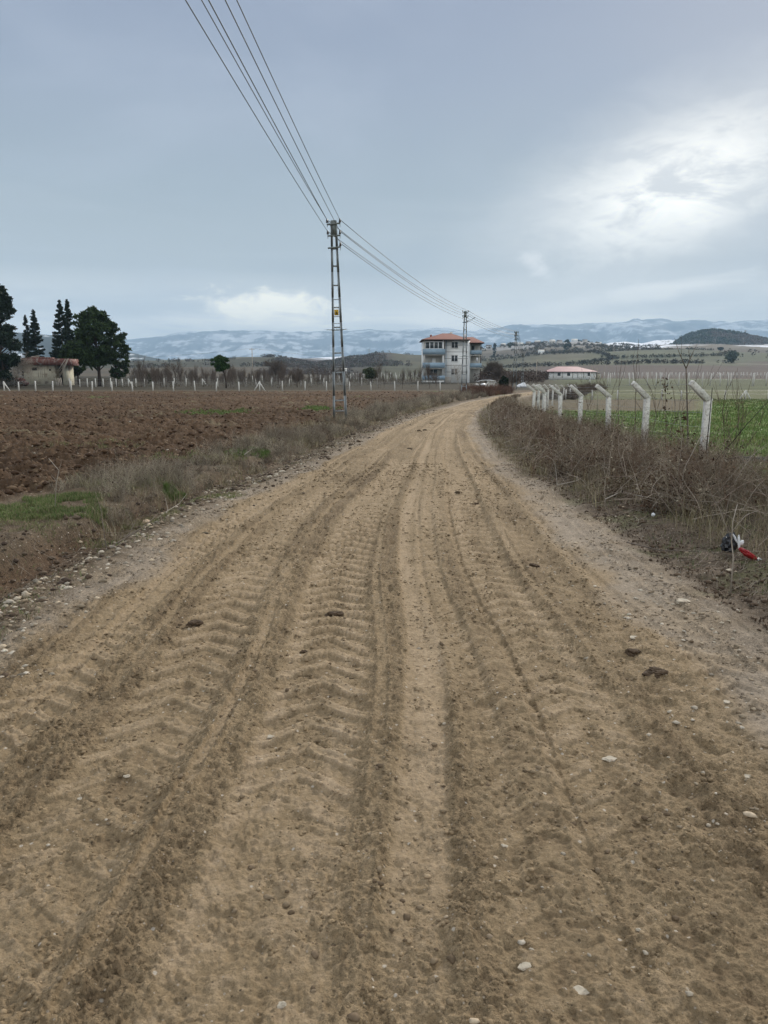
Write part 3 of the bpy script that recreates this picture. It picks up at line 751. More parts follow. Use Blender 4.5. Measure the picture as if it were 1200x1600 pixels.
scrub_mass('woodland', region_pts(1500, 400, 570, 380, 680, rg, lambda px, Y, X: fbm(X, Y, 28, 3, 10) > .05 + .4 * sstep(px, 440, 400) + .4 * sstep(px, 540, 570)), 3.0, [(.115, .092, .088), (.095, .078, .074), (.08, .07, .055), (.13, .11, .10)], rg, per=26, size=.10)
scrub_mass('scrub', region_pts(800, 200, 440, 640, 1000, rg, clumpy(40, .25, 12)), 3.5, BR, rg, per=16, size=.2)
scrub_mass('scrub', region_pts(420, 1120, 1400, 740, 1000, rg, clumpy(40, .15, 13)), 4.0, BR, rg, per=16, size=.2)
scrub_mass('scrub', region_pts(900, 745, 850, 150, 420, rg, None), 2.4, [(.085, .064, .055), (.065, .05, .043), (.11, .085, .07)], rg, per=40, size=.06)
scrub_mass('scrub', region_pts(3000, 60, 680, 100, 300, rg, lambda px, Y, X: (fbm(X, Y, 18, 3, 14) > -.05) & ((px > 112) | (Y > 140))), .8, [(.105, .085, .060), (.08, .066, .048), (.12, .10, .07), (.07, .075, .04)], rg, per=22, size=.07, spread=1.3)
scrub_mass('scrub', region_pts(420, -80, 33, 100, 150, rg, None), 1.3, [(.060, .050, .036), (.05, .045, .035)], rg, per=26, size=.07)

# ------------------------------------------------------------------ haze
def haze():
    b = MB(); b.box(-14500, 14500, -3200, 14100, -31.5, 780)
    m = bpy.data.materials.new('pale_haze'); m.use_nodes = True
    t = m.node_tree
    for n in list(t.nodes): t.nodes.remove(n)
    out = t.nodes.new('ShaderNodeOutputMaterial'); v = t.nodes.new('ShaderNodeVolumePrincipled')
    v.inputs['Density'].default_value = 1.35e-4
    v.inputs['Color'].default_value = (.52, .76, 1.0, 1)
    v.inputs['Anisotropy'].default_value = 0.0
    t.links.new(v.outputs[0], out.inputs['Volume'])
    tag(b.build('haze', m), kind='stuff')
haze()

# ------------------------------------------------------------------ utility poles and their lines
def pole(Y, pxb, pyt, lean, label, group, lamp=False, sign=True, pyb=None, detail=True):
    x = X_of(pxb, Y, 640 if Y < 40 else 605); zb = hz(x, Y) - .05
    top = at(pxb, pyt, Y).z - zb
    p = empty('utility_pole', (x, Y, zb), 0, label, 'utility pole', group)
    p.rotation_euler = (0, lean, 0)
    k = top / 7.1
    bw, tw = .44 * k, .125 * k
    def lx(z, s):   # centre of each leg at height z
        return s * (bw / 2 + (tw / 2 - bw / 2) * min(1, z / top) ** .92)
    for s in (-1, 1):
        m = MB(); n = 8
        for i in range(n):
            z0, z1 = top * i / n, top * (i + 1) / n
            w0 = .085 * k
            x0, x1 = lx(z0, s), lx(z1, s)
            m.bar((x0, 0, z0), (x1, 0, z1), .022, .11)                       # web
            m.bar((x0 + s * .026, -.050, z0), (x1 + s * .026, -.050, z1), .045, .014)
            m.bar((x0 + s * .026, .050, z0), (x1 + s * .026, .050, z1), .045, .014)
            m.bar((x0 - s * .004, -.053, z0), (x1 - s * .004, -.053, z1), .062, .008)
        m.build('leg', M['metal'], p)
    for f, th in ((.045, .03), (.10, .045), (.185, .02), (.245, .05), (.275, .02), (.345, .05), (.475, .05), (.495, .016), (.53, .018), (.575, .045), (.615, .018), (.685, .045), (.78, .05), (.865, .05), (.93, .05)):
        z = top * f; a = lx(z, -1) + .012; b = lx(z, 1) - .012
        if b - a > .02:
            MB().box(a, b, -.035, .035, z - th / 2, z + th / 2).build('rung', M['metal'], p)
    zt = top
    MB().box(-.085 * k, .085 * k, -.066, -.057, zt - .50 * k, zt + .01).build('head_plate', M['metaldark'], p)
    arms = [zt - .12 * k, zt - .52 * k, zt - .93 * k]
    ins = {}
    for i, z in enumerate(arms):
        hl = (.245, .235, .235)[i] * k; tilt = .018 * (1 if i != 1 else .3)
        a = MB().bar((-hl, -.075, z - tilt), (hl, -.075, z + tilt), .045, .05, up=(0, 0, 1)).build('crossarm', M['metaldark'], p)
        for s in (-1, 1):
            if i == 2 and s == -1: continue
            cx = s * (hl - .015)
            q = MB().tube([(cx, -.075, z - .10), (cx, -.075, z + .07)], .009, 5)
            q.build('insulator_pin', M['metaldark'], a)
            q = MB().lathe((cx, -.075, z + .05), [(.0, -.01), (.042, 0), (.047, .03), (.028, .045), (.036, .06), (.036, .085), (.02, .10), (.024, .12), (.0, .135)], 8)
            q.build('insulator', M['insul'], a)
            ins[(i, s)] = p.matrix_basis @ Vector((cx, -.075, z + .145))
    if sign:
        z = top * .535; w = (lx(z, 1) - lx(z, -1)) * .5 + .01
        sg = MB().box(-.08, .075, -.072, -.066, z, z + .20).build('warning_plate', M['yellow'], p)
        m = MB(); m.poly([(-.035, -.0745, z + .055), (.035, -.0745, z + .055), (0, -.0745, z + .145)]); m.build('warning_mark', M['black'], sg)
    z = top * .462; bb = MB(); rr = random.Random(int(Y))
    for i in range(26):                                                       # climbing guard of barbs
        g = 2 * math.pi * i / 26; L_ = rr.uniform(.22, .36) * (1.25 if abs(math.cos(g)) > .8 else .8)
        bb.tube([(.14 * math.cos(g) * 1.0, .06 * math.sin(g), z), (math.cos(g) * (L_ + .08), math.sin(g) * L_ * .7, z + rr.uniform(.0, .05))], [.007, .002], 3)
    bb.bar((-.2, -.07, z), (.2, -.07, z), .03, .02); bb.bar((-.2, .07, z), (.2, .07, z), .03, .02)
    bb.build('climbing_guard', M['metaldark'], p)
    if lamp:
        z = arms[2]
        la = MB().tube([(.12, -.06, z + .02), (.35, -.1, z + .10), (.62, -.16, z + .26)], .022, 6).build('lamp_arm', M['metal'], p)
        MB().lathe((0, 0, 0), [(0, -.03), (.05, -.02), (.07, .02), (.04, .05), (0, .06)], 8).build('lamp_head', M['metal'], la)
        h = la.children[0] if la.children else None
        if h: h.location = (.72, -.18, z + .31); h.scale = (2.6, 1.1, 1.0); h.rotation_euler = (0, math.radians(-32), 0)
    bpy.context.view_layer.update()
    for key in list(ins):
        ins[key] = p.matrix_world @ (p.matrix_basis.inverted() @ ins[key])
    return p, ins
POLEG = 'ladder steel poles of the power line'
p1, i1 = pole(28.0, 531.5, 345, math.radians(-1.35), 'tall galvanised ladder pole with yellow plate, nearest the camera by the road', POLEG)
p2, i2 = pole(66.0, 725, 486, 0, 'ladder pole with a street lamp standing before the three storey house', POLEG, lamp=True, sign=False)
p3, i3 = pole(98.0, 804, 518, 0, 'third ladder pole, right of the house where the road bends away', POLEG, sign=False)
p4, i4 = pole(150.0, 816, 552, 0, 'small distant ladder pole just right of the third pole', POLEG, sign=False)
def cable(pts, r, label):
    o = MB().tube(pts, r, 5).build('power_cable', M['wire']); return tag(o, label, 'cable', 'overhead wires of the power line')
def span(a, b, sag, n=14):
    return [a + (b - a) * (i / n) - Vector((0, 0, sag * 4 * (i / n) * (1 - i / n))) for i in range(n + 1)]
near = {(1, -1): (290, 'leftmost', 'lower left'), (0, -1): (315, 'second from left', 'upper left'), (2, 1): (326, 'middle', 'lowest right'), (1, 1): (352, 'second from right', 'middle right'), (0, 1): (370, 'rightmost', 'upper right')}
for key, (px0, posn, arm) in near.items():
    I = i1[key]; a, b, c = ray(px0, 0)
    zt = I.z - .06; t = (zt - CH) / c; Pm = Vector((a * t, b * t, zt))
    d = (Pm - I); E = I + d * ((I.y + 16) / (I.y - Pm.y))
    cable([E] + [I + (Pm - I) * (1.0 - k / 6) - Vector((0, 0, .05 * math.sin(math.pi * k / 6))) for k in range(0, 7)], .0085, f'overhead wire over the road ending at the {arm} insulator of the nearest pole')
    J_ = i2[key]
    cable(span(I, J_, .35), .011, f'wire from the {arm} insulator of the nearest pole to the pole by the house')
    K_ = i3[key]
    cable(span(J_, K_, .3), .014, f'wire from the {arm} insulator of the lamp pole to the third pole')
    cable(span(K_, i4[key], .4), .016, f'wire from the {arm} insulator of the third pole to the small distant pole')
def thin_pole(px, pyb, pyt, Y, label, r=.09, arms=True):
    x = X_of(px, Y); zb = hz(x, Y) - .1; zt = at(px, pyt, Y).z
    p = empty('telegraph_pole', (x, Y, zb), 0, label, 'pole', None)
    MB().tube([(0, 0, 0), (0, 0, zt - zb)], [r * 1.2, r * .8], 7).build('pole_shaft', M['timber'], p)
    if arms: MB().bar((-.7, 0, zt - zb - .3), (.7, 0, zt - zb - .3), .08, .1).build('crossarm', M['timber'], p)
    return p, Vector((x, Y, zt))
tp1, t1 = thin_pole(395, 590, 544, 190, 'thin wooden pole with short crossarm above the orchard right of the round pine')
tp2, t2 = thin_pole(838, 598, 562, 165, 'thin pale pole beside the dark thicket left of the pink roofed shed', arms=False)
tag(MB().tube(span(t1, Vector((X_of(620, 330), 330, at(620, 555, 330).z)), 1.5), .02, 4).build('telephone_wire', M['wire']), 'thin wire running right from the wooden pole over the orchard', 'wire')
tag(MB().tube(span(t1, Vector((X_of(-40, 120), 120, at(-40, 560, 120).z)), 1.0), .016, 4).build('telephone_wire', M['wire']), 'thin wire running left from the wooden pole toward the pines', 'wire')
def pylon(px, pyb, pyt, Y, label):
    x = X_of(px, Y); zb = float(zterr(np.array([x]), np.array([Y]))[0]) ; zt = at(px, pyt, Y).z; zb = min(at(px, pyb, Y).z, zt - 8)
    p = empty('lattice_pylon', (x, Y, zb), 0, label, 'pylon'); H = zt - zb; m = MB(); w = H * .09
    for sx in (-1, 1):
        for sy in (-1, 1): m.bar((sx * w, sy * w, 0), (sx * w * .2, sy * w * .2, H), .35)
    for i in range(5):
        z0, z1 = H * i / 5, H * (i + 1) / 5; a = w * (1 - .8 * i / 5); b = w * (1 - .8 * (i + 1) / 5)
        m.bar((-a, -a, z0), (b, -b, z1), .25); m.bar((a, -a, z0), (-b, -b, z1), .25)
    m.build('lattice_mast', M['metal'], p)
    for f in (.72, .84, .95): MB().bar((-H * .2, 0, H * f), (H * .2, 0, H * f), .4).build('crossarm', M['metal'], p)
kzp = float(sample_grid(kdat, np.array([1159.]), np.array([1900.]))[0])
pylon(1159, 530, 516, 1900, 'tiny lattice pylon on the ridge of the wooded knoll')
pylon(577, 560, 545, 1500, 'faint lattice pylon before the snowy mountains right of the nearest pole')

# ------------------------------------------------------------------ fences
def post_mesh(m, x, y, z, h, w, lx=0, ly=0):
    m.bar((x, y, z - .15), (x + lx, y + ly, z + h), w, w, w * .85, w * .85)
def row_fence(name, posts, label, w=.11, wires=(.35, .65, .9), wr=.006, matp='whitepost', braces=(), group=None, seed=1):
    """posts: list of (px, Y, height)"""
    rr = random.Random(seed)
    x0 = X_of(posts[0][0], posts[0][1]); root = empty('post_fence', (x0, posts[0][1], 0), 0, label, 'fence', group)
    pts = []
    for i, (px, Y, h) in enumerate(posts):
        x = X_of(px, Y); z = hz(x, Y); pts.append((x, Y, z, h))
        m = MB(); hh = h * rr.uniform(.93, 1.06)
        post_mesh(m, x - x0, Y - posts[0][1], z, hh, w, rr.gauss(0, .035) * h, rr.gauss(0, .03) * h)
        m.build('post', M[matp], root)
        if i in braces:
            for s in braces[i]:
                m = MB(); m.bar((x - x0 + s * h * .62, Y - posts[0][1], z - .1), (x - x0, Y - posts[0][1], z + h * .93), w * .85)
                m.build('brace', M[matp], root)
    for f in wires:
        m = MB()
        for a, b in zip(pts[:-1], pts[1:]):
            m.tube([(a[0] - x0, a[1] - posts[0][1], a[2] + a[3] * f), ((a[0] + b[0]) / 2 - x0, (a[1] + b[1]) / 2 - posts[0][1], (a[2] + b[2]) / 2 + a[3] * f - .03), (b[0] - x0, b[1] - posts[0][1], b[2] + b[3] * f)], wr, 3, False)
        m.build('wire_strand', M['fwire'], root)
    return root
FG = 'low fences of pale concrete stakes'
frontpx = [-62, -30, 5, 28, 54, 81, 110, 143, 174, 206, 238, 270, 304, 337, 373, 405, 441, 476, 510, 546, 580, 617, 653, 688]
row_fence('front', [(p, 86 + .4 * math.sin(i * 1.7), 1.10) for i, p in enumerate(frontpx)], 'low stake fence along the far edge of the ploughed field', w=.115, wires=(.75, .92), wr=.007, braces={2: (1,), 15: (-1, 1)}, group=FG)
row_fence('second', [(p, 118 + .25 * (p - 300) * .1, 1.25) for p in (108, 124, 136, 149, 161, 172, 181, 191, 200, 212, 225, 240, 256, 272, 290, 316, 340, 364, 384, 400, 424, 437, 452, 470, 487, 506, 522, 542, 565, 590)], 'second stake fence in the orchard behind the front row', w=.12, wires=(.9,), braces={8: (1,), 15: (1,)}, group=FG, seed=2)
row_fence('third', [(p, 175, 1.6) for p in range(230, 690, 15)], 'third stake fence in the orchard before the vineyard', w=.13, wires=(.9,), group=FG, seed=3)
row_fence('vineyard', [(552 + 7.2 * i + (i * 37 % 5) * .5, 290 + (i * 13 % 7), 2.3) for i in range(26)], 'close row of vineyard stakes left of the three storey house', w=.22, wires=(.9,), group=FG, seed=4)
row_fence('vineyard', [(548 + 8.6 * i + (i * 31 % 5) * .6, 240 + (i * 11 % 9), 1.9) for i in range(14)], 'sparser row of vineyard stakes before the green slope left of the house', w=.16, wires=(), group=FG, seed=14)
row_fence('far right', [(790 + 5.3 * i + (i * 37 % 7) * .35, 330 + (i * 13 % 11), 2.3) for i in range(88)], 'long dense row of pale stakes at the foot of the brown slope', w=.22, wires=(.9,), group=FG, seed=5)
row_fence('mid right', [(p, 125, 2.05) for p in (922, 949.5, 953.5, 984, 990, 1012, 1026, 1032, 1044, 1061, 1077, 1098, 1110, 1126, 1138, 1142.5, 1176, 1178.5, 1198, 1215, 1232, 1250)], 'taller stakes across the green field behind the short fence', w=.12, wires=(.5, .9), group=FG, seed=6)
row_fence('short right', [(p, 67, .92) for p in (885, 927, 966.5, 1004.5, 1036, 1067, 1102.5, 1135, 1167, 1203, 1240)], 'short white stakes before the brown strip in the green field', w=.10, wires=(.6, .9), braces={8: (-1, 1)}, group=FG, seed=7)

# angled concrete posts beside the road
def angled_fence():
    pos = []
    for px, Y in ((1105, 12.0), (1010, 14.9), (950, 18.0), (907, 21.2), (875, 24.3), (850.5, 27.4), (834, 30.6)): pos.append((X_of(px, Y, 640), Y, px))
    # beyond the seventh post the fence swings right with the road
    for i, px in enumerate((839, 846.5, 853.5, 861, 870, 878, 888, 898)):
        Y = 36 + 6.2 * i; pos.append((X_of(px + 3, Y, 612), Y, px))
    x0, y0 = pos[0][0], pos[0][1]
    root = empty('concrete_post_fence', (x0, y0, 0), 0, 'wire fence of angled weathered concrete posts along the right side of the road', 'fence')
    tips = []; rr = random.Random(5)
    elbow_z = lambda Y, i: CH - (np.interp(i, [0, 1, 2, 3, 4, 5, 6, 7, 14], [36, 32.5, 30.5, 29.5, 28, 25.5, 23, 21.5, 17]) / F) * Y
    for i, (x, y, px) in enumerate(pos):
        zb = hz(x, y); ze = elbow_z(y, i)
        tx = x - (.33 if i < 7 else .30); ty = y - .10; tz = ze + (.27 if i < 7 else .30) + (rr.uniform(-.02, .02))
        w = .110
        lx_, ly_ = rr.gauss(0, .02), rr.gauss(0, .02)
        m = MB(); m.bar((x - x0 - lx_, y - y0 - ly_, zb - .25), (x - x0, y - y0, ze), w, w, w * .93, w * .93)
        a = Vector((x - x0, y - y0, ze)); b = Vector((tx - x0, ty - y0, tz)); d = (b - a).normalized()
        m.bar(tuple(a - d * .045), tuple(b), w * .92, w * .92, w * .80, w * .80)
        o = m.build('post', M['concrete'], root)
        md = o.modifiers.new('bevel', 'BEVEL'); md.width = .008; md.segments = 1
        tips.append((x - x0, y - y0, ze, zb, tx - x0, ty - y0, tz))
    for f in (.12, .3, .48, .66, .84, 1.0):
        m = MB()
        for a, b in zip(tips[:-1], tips[1:]):
            za, zb_ = a[3] + (a[2] - a[3]) * f, b[3] + (b[2] - b[3]) * f
            m.tube([(a[0], a[1] - .07, za), ((a[0] + b[0]) / 2, (a[1] + b[1]) / 2 - .07, (za + zb_) / 2 - .025), (b[0], b[1] - .07, zb_)], .0025, 3, False)
        m.build('wire_strand', M['fwire'], root)
    for f in (.45, .9):
        m = MB()
        for a, b in zip(tips[:-1], tips[1:]):
            A_ = Vector((a[0], a[1], a[2])).lerp(Vector(a[4:7]), f); B_ = Vector((b[0], b[1], b[2])).lerp(Vector(b[4:7]), f)
            m.tube([A_, (A_ + B_) / 2 - Vector((0, 0, .03)), B_], .0028, 3, False)
        m.build('barbed_strand', M['fwire'], root)
    # netting between posts: verticals make the square mesh
    m = MB()
    for a, b in zip(tips[:-1], tips[1:]):
        n = 18
        for k in range(1, n):
            t = k / n; x = a[0] + (b[0] - a[0]) * t; y = a[1] + (b[1] - a[1]) * t - .07
            m.tube([(x, y, a[3] + (b[3] - a[3]) * t + .1), (x, y, a[2] + (b[2] - a[2]) * t)], .0014, 3, False)
    m.build("wire_netting", M["fwire"], root)["kind"] = "stuff"
    # extension of the fence toward and behind the camera
    return pos
FPOS = angled_fence()

# ------------------------------------------------------------------ the three-storey house
def house():
    Y = 164.0; k = Y / 1.016 / F
    x0 = X_of(694, Y); zb = at(694, 600, Y).z - .1
    r = empty('apartment_house', (x0, Y, zb), 0, 'three storey white house with blue balconies and red hipped roof beside the road bend', 'house')
    def zz(py): return (600 - py) * k * 1.0 + .1
    def xx(px): return (px - 694) * k
    W = M['wallwhite']
    xr = xx(730.5); xl = xx(661.5); xw = xx(753)
    eave = zz(533.5)
    MB().box(0, xr, 0, 9.5, -.6, eave).build('wall', W, r)
    # dark joints of the insulation boards
    for py in (540.5, 550.8, 561, 571.3, 581.5):
        MB().box(0.02, xr - .02, -.012, .0, zz(py) - .035, zz(py) + .035).build('board_joint', M['soffit'], r)
    def window(px0, px1, py0, py1, yf, parent=r, panes=2):
        a, b, t, bt = xx(px0), xx(px1), zz(py0), zz(py1)
        f = MB(); fw = .07
        f.box(a, b, yf - .05, yf - .003, bt, bt + fw); f.box(a, b, yf - .05, yf - .003, t - fw, t)
        for i in range(panes + 1):
            c = a + (b - a) * i / panes; c0, c1 = (c, c + fw) if i == 0 else ((c - fw, c) if i == panes else (c - fw * .7, c + fw * .7))
            f.box(c0, c1, yf - .045, yf - .004, bt + fw, t - fw)
        w = f.build('window', M['frame'], parent)
        MB().box(a + .03, b - .03, yf - .02, yf - .006, bt + .03, t - .03).build('pane', M['glass'], w)
        MB().box(a - .06, b + .06, yf - .12, yf - .055, bt - .07, bt - .005).build('sill', M['beige'], w)
        MB().box(a - .05, b + .05, yf - .07, yf - .051, t + .002, t + .06).build('lintel', M['beige'], w)
        return w
    for a, b in ((535.5, 545), (556, 565.5), (576.5, 586)):
        window(704.5, 714.8, a, b, 0.0)
    # left bay: three storeys of balconies, the top one glazed in
    yb, yf = 1.2, -.9
    MB().box(xl, -.003, yb, 8.5, -.6, eave).build('wall', W, r)
    MB().box(xl + .15, -.06, yb - .05, yb - .003, zz(592), zz(535)).build('balcony_back_wall', M['beige'], r)
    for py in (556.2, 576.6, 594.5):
        MB().box(xl - .08, -.004, yf - .03, yb - .055, zz(py), zz(py) + .16).build('balcony_slab', M['beige'], r)
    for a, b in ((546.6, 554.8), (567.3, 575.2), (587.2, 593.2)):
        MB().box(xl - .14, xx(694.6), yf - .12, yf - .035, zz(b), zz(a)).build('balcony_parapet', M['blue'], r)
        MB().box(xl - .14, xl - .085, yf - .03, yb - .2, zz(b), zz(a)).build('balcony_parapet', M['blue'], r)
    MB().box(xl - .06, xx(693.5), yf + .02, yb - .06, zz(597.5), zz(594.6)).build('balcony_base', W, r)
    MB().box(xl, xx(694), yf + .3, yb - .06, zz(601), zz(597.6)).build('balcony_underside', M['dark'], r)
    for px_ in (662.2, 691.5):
        MB().box(xx(px_) - .14, xx(px_) + .14, yf + .02, yf + .28, zz(594), eave).build('column', M['beige'] if px_ < 680 else W, r)
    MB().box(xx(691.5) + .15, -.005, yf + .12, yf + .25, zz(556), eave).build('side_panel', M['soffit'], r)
    # glazed loggia
    a, b, t, bt = xx(664), xx(690.3), zz(535.3), zz(546.5); f = MB()
    f.box(a, b, yf - .02, yf + .05, bt, bt + .10); f.box(a, b, yf - .02, yf + .05, t - .14, t)
    for i in range(5):
        c = a + (b - a) * i / 4; f.box(max(a, c - .09), min(b, c + .09), yf - .015, yf + .045, bt + .10, t - .14)
    w = f.build('loggia_window', M['frame'], r)
    MB().box(a + .05, b - .05, yf + .01, yf + .02, bt + .05, t - .05).build('pane', M['glass'], w)
    # doors inside lower balconies
    window(671, 684, 577.5, 588, yb - .053)
    d = MB().box(xx(674), xx(682), yb - .10, yb - .06, zz(576), zz(559)).build('balcony_door', M['beige'], r)
    MB().box(xx(675), xx(681), yb - .12, yb - .105, zz(573), zz(560.5)).build('pane', M['wallwhite'], d)
    # right wing set back, with open balconies
    xs = xx(735.5); yw = 2.2
    m = MB(); m.add([(xr, .003, -.6), (xs, yw, -.6), (xs, yw, eave), (xr, .003, eave), (xr, 9.4, -.6), (xs, 9.4, -.6), (xs, 9.4, eave), (xr, 9.4, eave)], [(0, 1, 2, 3), (5, 4, 7, 6), (3, 2, 6, 7), (1, 5, 6, 2)])
    m.build('wall', W, r)
    MB().box(xs + .004, xw, yw + 1.7, 9, -.6, zz(537)).build('wall', M['beige'], r)
    for py in (556.5, 576.3):
        MB().box(xs + .004, xw + .1, yw - .1, yw + 1.69, zz(py), zz(py) + .17).build('balcony_slab', M['beige'], r)
    for a, b in ((547.8, 554.0), (567.8, 574.3)):
        MB().box(xs + .004, xw + .12, yw - .2, yw - .11, zz(b), zz(a)).build('balcony_parapet', M['blue'], r)
        MB().box(xw + .04, xw + .13, yw - .105, yw + 1.69, zz(b), zz(a)).build('balcony_parapet', M['blue'], r)
    MB().box(xw - .15, xw + .02, yw - .05, yw + .12, -.3, zz(537)).build('column', M['soffit'], r)
    MB().box(xs + .01, xs + .14, yw - .05, yw + .1, -.3, zz(537)).build('column', M['beige'], r)
    MB().box(xs + .5, xs + 1.1, yw + 1.62, yw + 1.69, zz(555), zz(541)).build('balcony_door', M['glass'], r)
    MB().box(xx(745.5), xx(747.5), yw - .32, yw - .22, zz(566), zz(559)).build('hanging_cloth', M['whitebag'], r)
    # roof, hipped, with dark eaves
    def hip(x0, x1, y0, y1, z0, z1, rx0, rx1, ry, nm='roof'):
        m = MB(); T_ = [(x0, y0, z0), (x1, y0, z0), (x1, y1, z0), (x0, y1, z0), (rx0, ry, z1), (rx1, ry, z1)]
        m.add(T_, [(0, 1, 5, 4), (2, 3, 4, 5)], [(1, 2, 5), (3, 0, 4)]); o = m.build(nm, M['rooftile'], r)
        MB().box(x0 + .03, x1 - .03, y0 + .03, y1 - .03, z0 - .17, z0 - .003).build('eave_board', M['soffit'], o); return o
    rm = hip(xx(658), xx(733), -1.5, 10.2, eave + .17, zz(521.0), xx(693), xx(706), 4.3)
    hip(xx(722), xx(757.3), 1.3, 9.6, zz(536.2), zz(526.5), xx(731), xx(742), 5.0)
    MB().box(xx(672), xx(675), 1.5, 2.1, zz(531), zz(524.2)).build('chimney', M['rooftile'], rm)
    MB().box(xx(705), xx(709), 4.6, 5.2, zz(524.5), zz(518.8)).build('chimney', M['concrete'], rm)
    MB().box(xx(729), xx(732.5), 5.6, 6.2, zz(527), zz(521.5)).build('chimney', M['frame'], rm)
    MB().box(xx(696.3), xx(696.9), -.10, -.02, -.3, eave).build('downpipe', M['blue'], r)
    return r
house()

# garden gate-ladder, ruin and clutter beside the house
def put(px, Y, py=596):
    x = X_of(px, Y, py); return x, Y, hz(x, Y)
x, y, z = put(700, 155)
t = empty('wooden_pallet', (x, y, z), .2, 'grey pallet standing upright before the white house wall', 'pallet')
for i in range(5): MB().box(-.55, .55, -.03, .0, .12 + i * .24, .24 + i * .24).build('slat', M['timber'], t)
for s in (-.5, 0, .45): MB().box(s, s + .08, .004, .06, 0, 1.3).build('upright', M['timber'], t)
x, y, z = put(769, 96, 607)
t = empty('ruined_shelter', (x, y, z), 0, 'small broken concrete shelter with leaning post beside the road bend', 'shelter')
MB().box(-.55, -.35, 0, .2, -.1, 1.0).build('pillar', M['concrete'], t); MB().box(.15, .33, .05, .22, -.1, .95).build('pillar', M['concrete'], t)
MB().box(-.62, .42, -.05, .4, 1.0, 1.12).build('slab', M['concrete'], t)
MB().bar((-1.25, -.1, -.05), (-.5, 0, .95), .12).build('leaning_post', M['whitepost'], t)
MB().box(-.34, .14, .1, .16, -.1, .96).build('back_panel', M['whitepost'], t)
def irregular(name, c, size, mt, seed, n=2, jitter=.25, label=None, cat=None, group=None, flat=1.0, kind=None, parent=None, rough_=0):
    import bmesh
    from mathutils import noise as mn
    bm = bmesh.new(); bmesh.ops.create_icosphere(bm, subdivisions=n, radius=1.0)
    rr = random.Random(seed); ph = [rr.uniform(0, 6) for _ in range(9)]
    for v in bm.verts:
        p = v.co; d = 1 + jitter * (math.sin(p.x * 2.7 + ph[0]) * math.cos(p.y * 3.1 + ph[1]) + .6 * math.sin(p.z * 4.3 + ph[2] + p.x * 2) + .35 * math.sin(p.x * 7 + ph[3]) * math.sin(p.y * 8 + ph[4])) + jitter * .25 * rr.uniform(-1, 1) * (rough_ == 0)
        if rough_: d += rough_ * (mn.noise(p * 3.3 + Vector((seed, 0, 0))) * 1.4 + mn.noise(p * 8 + Vector((seed, 3, 0))) + .6 * mn.noise(p * 17))
        v.co = Vector((p.x * size[0], p.y * size[1], p.z * size[2] * flat)) * d
    me = bpy.data.meshes.new(name); bm.to_mesh(me); bm.free(); me.materials.append(mt)
    o = bpy.data.objects.new(name, me); C.objects.link(o); o.location = c
    if parent is not None: o.parent = parent
    else: tag(o, label, cat, group, kind)
    return o
for (px, Y, s, lb) in ((755, 120, .38, 'white plastic tank in the garden right of the lamp pole'), (745, 125, .3, 'pale heap lying left of the garden tank')):
    x, y, z = put(px, Y, 600); irregular('garden_tank' if s > .35 else 'rubble_heap', (x, y, z + s * .5), (s, s, s * .8), M['whitebag'] if s > .35 else M['concrete'], 3, 2, .12, lb, 'tank' if s > .35 else 'heap')
x, y, z = put(764, 118, 600)
tag(MB().tube([(x - 1.9, y, z + .75), (x - 1.0, y, z + .95), (x + .2, y, z + .98), (x + .9, y, z + .85), (x + 1.1, y, z + .55)], .05, 6).build('white_pipe', M['whitebag'], smooth=True), 'white curved pipe lying over the bushes right of the house', 'pipe')
for px, s, lb in ((811, .34, 'left'), (816.5, .5, 'middle and largest'), (822, .32, 'right')):
    x, y, z = put(px, 110, 599); irregular('white_sack', (x, y, z + s * .55), (s * 1.1, s * .8, s * .75), M['whitebag'], int(px), 2, .2, f'bulging white sack by the far road bend, {lb} of three', 'sack', 'white sacks at the road bend')

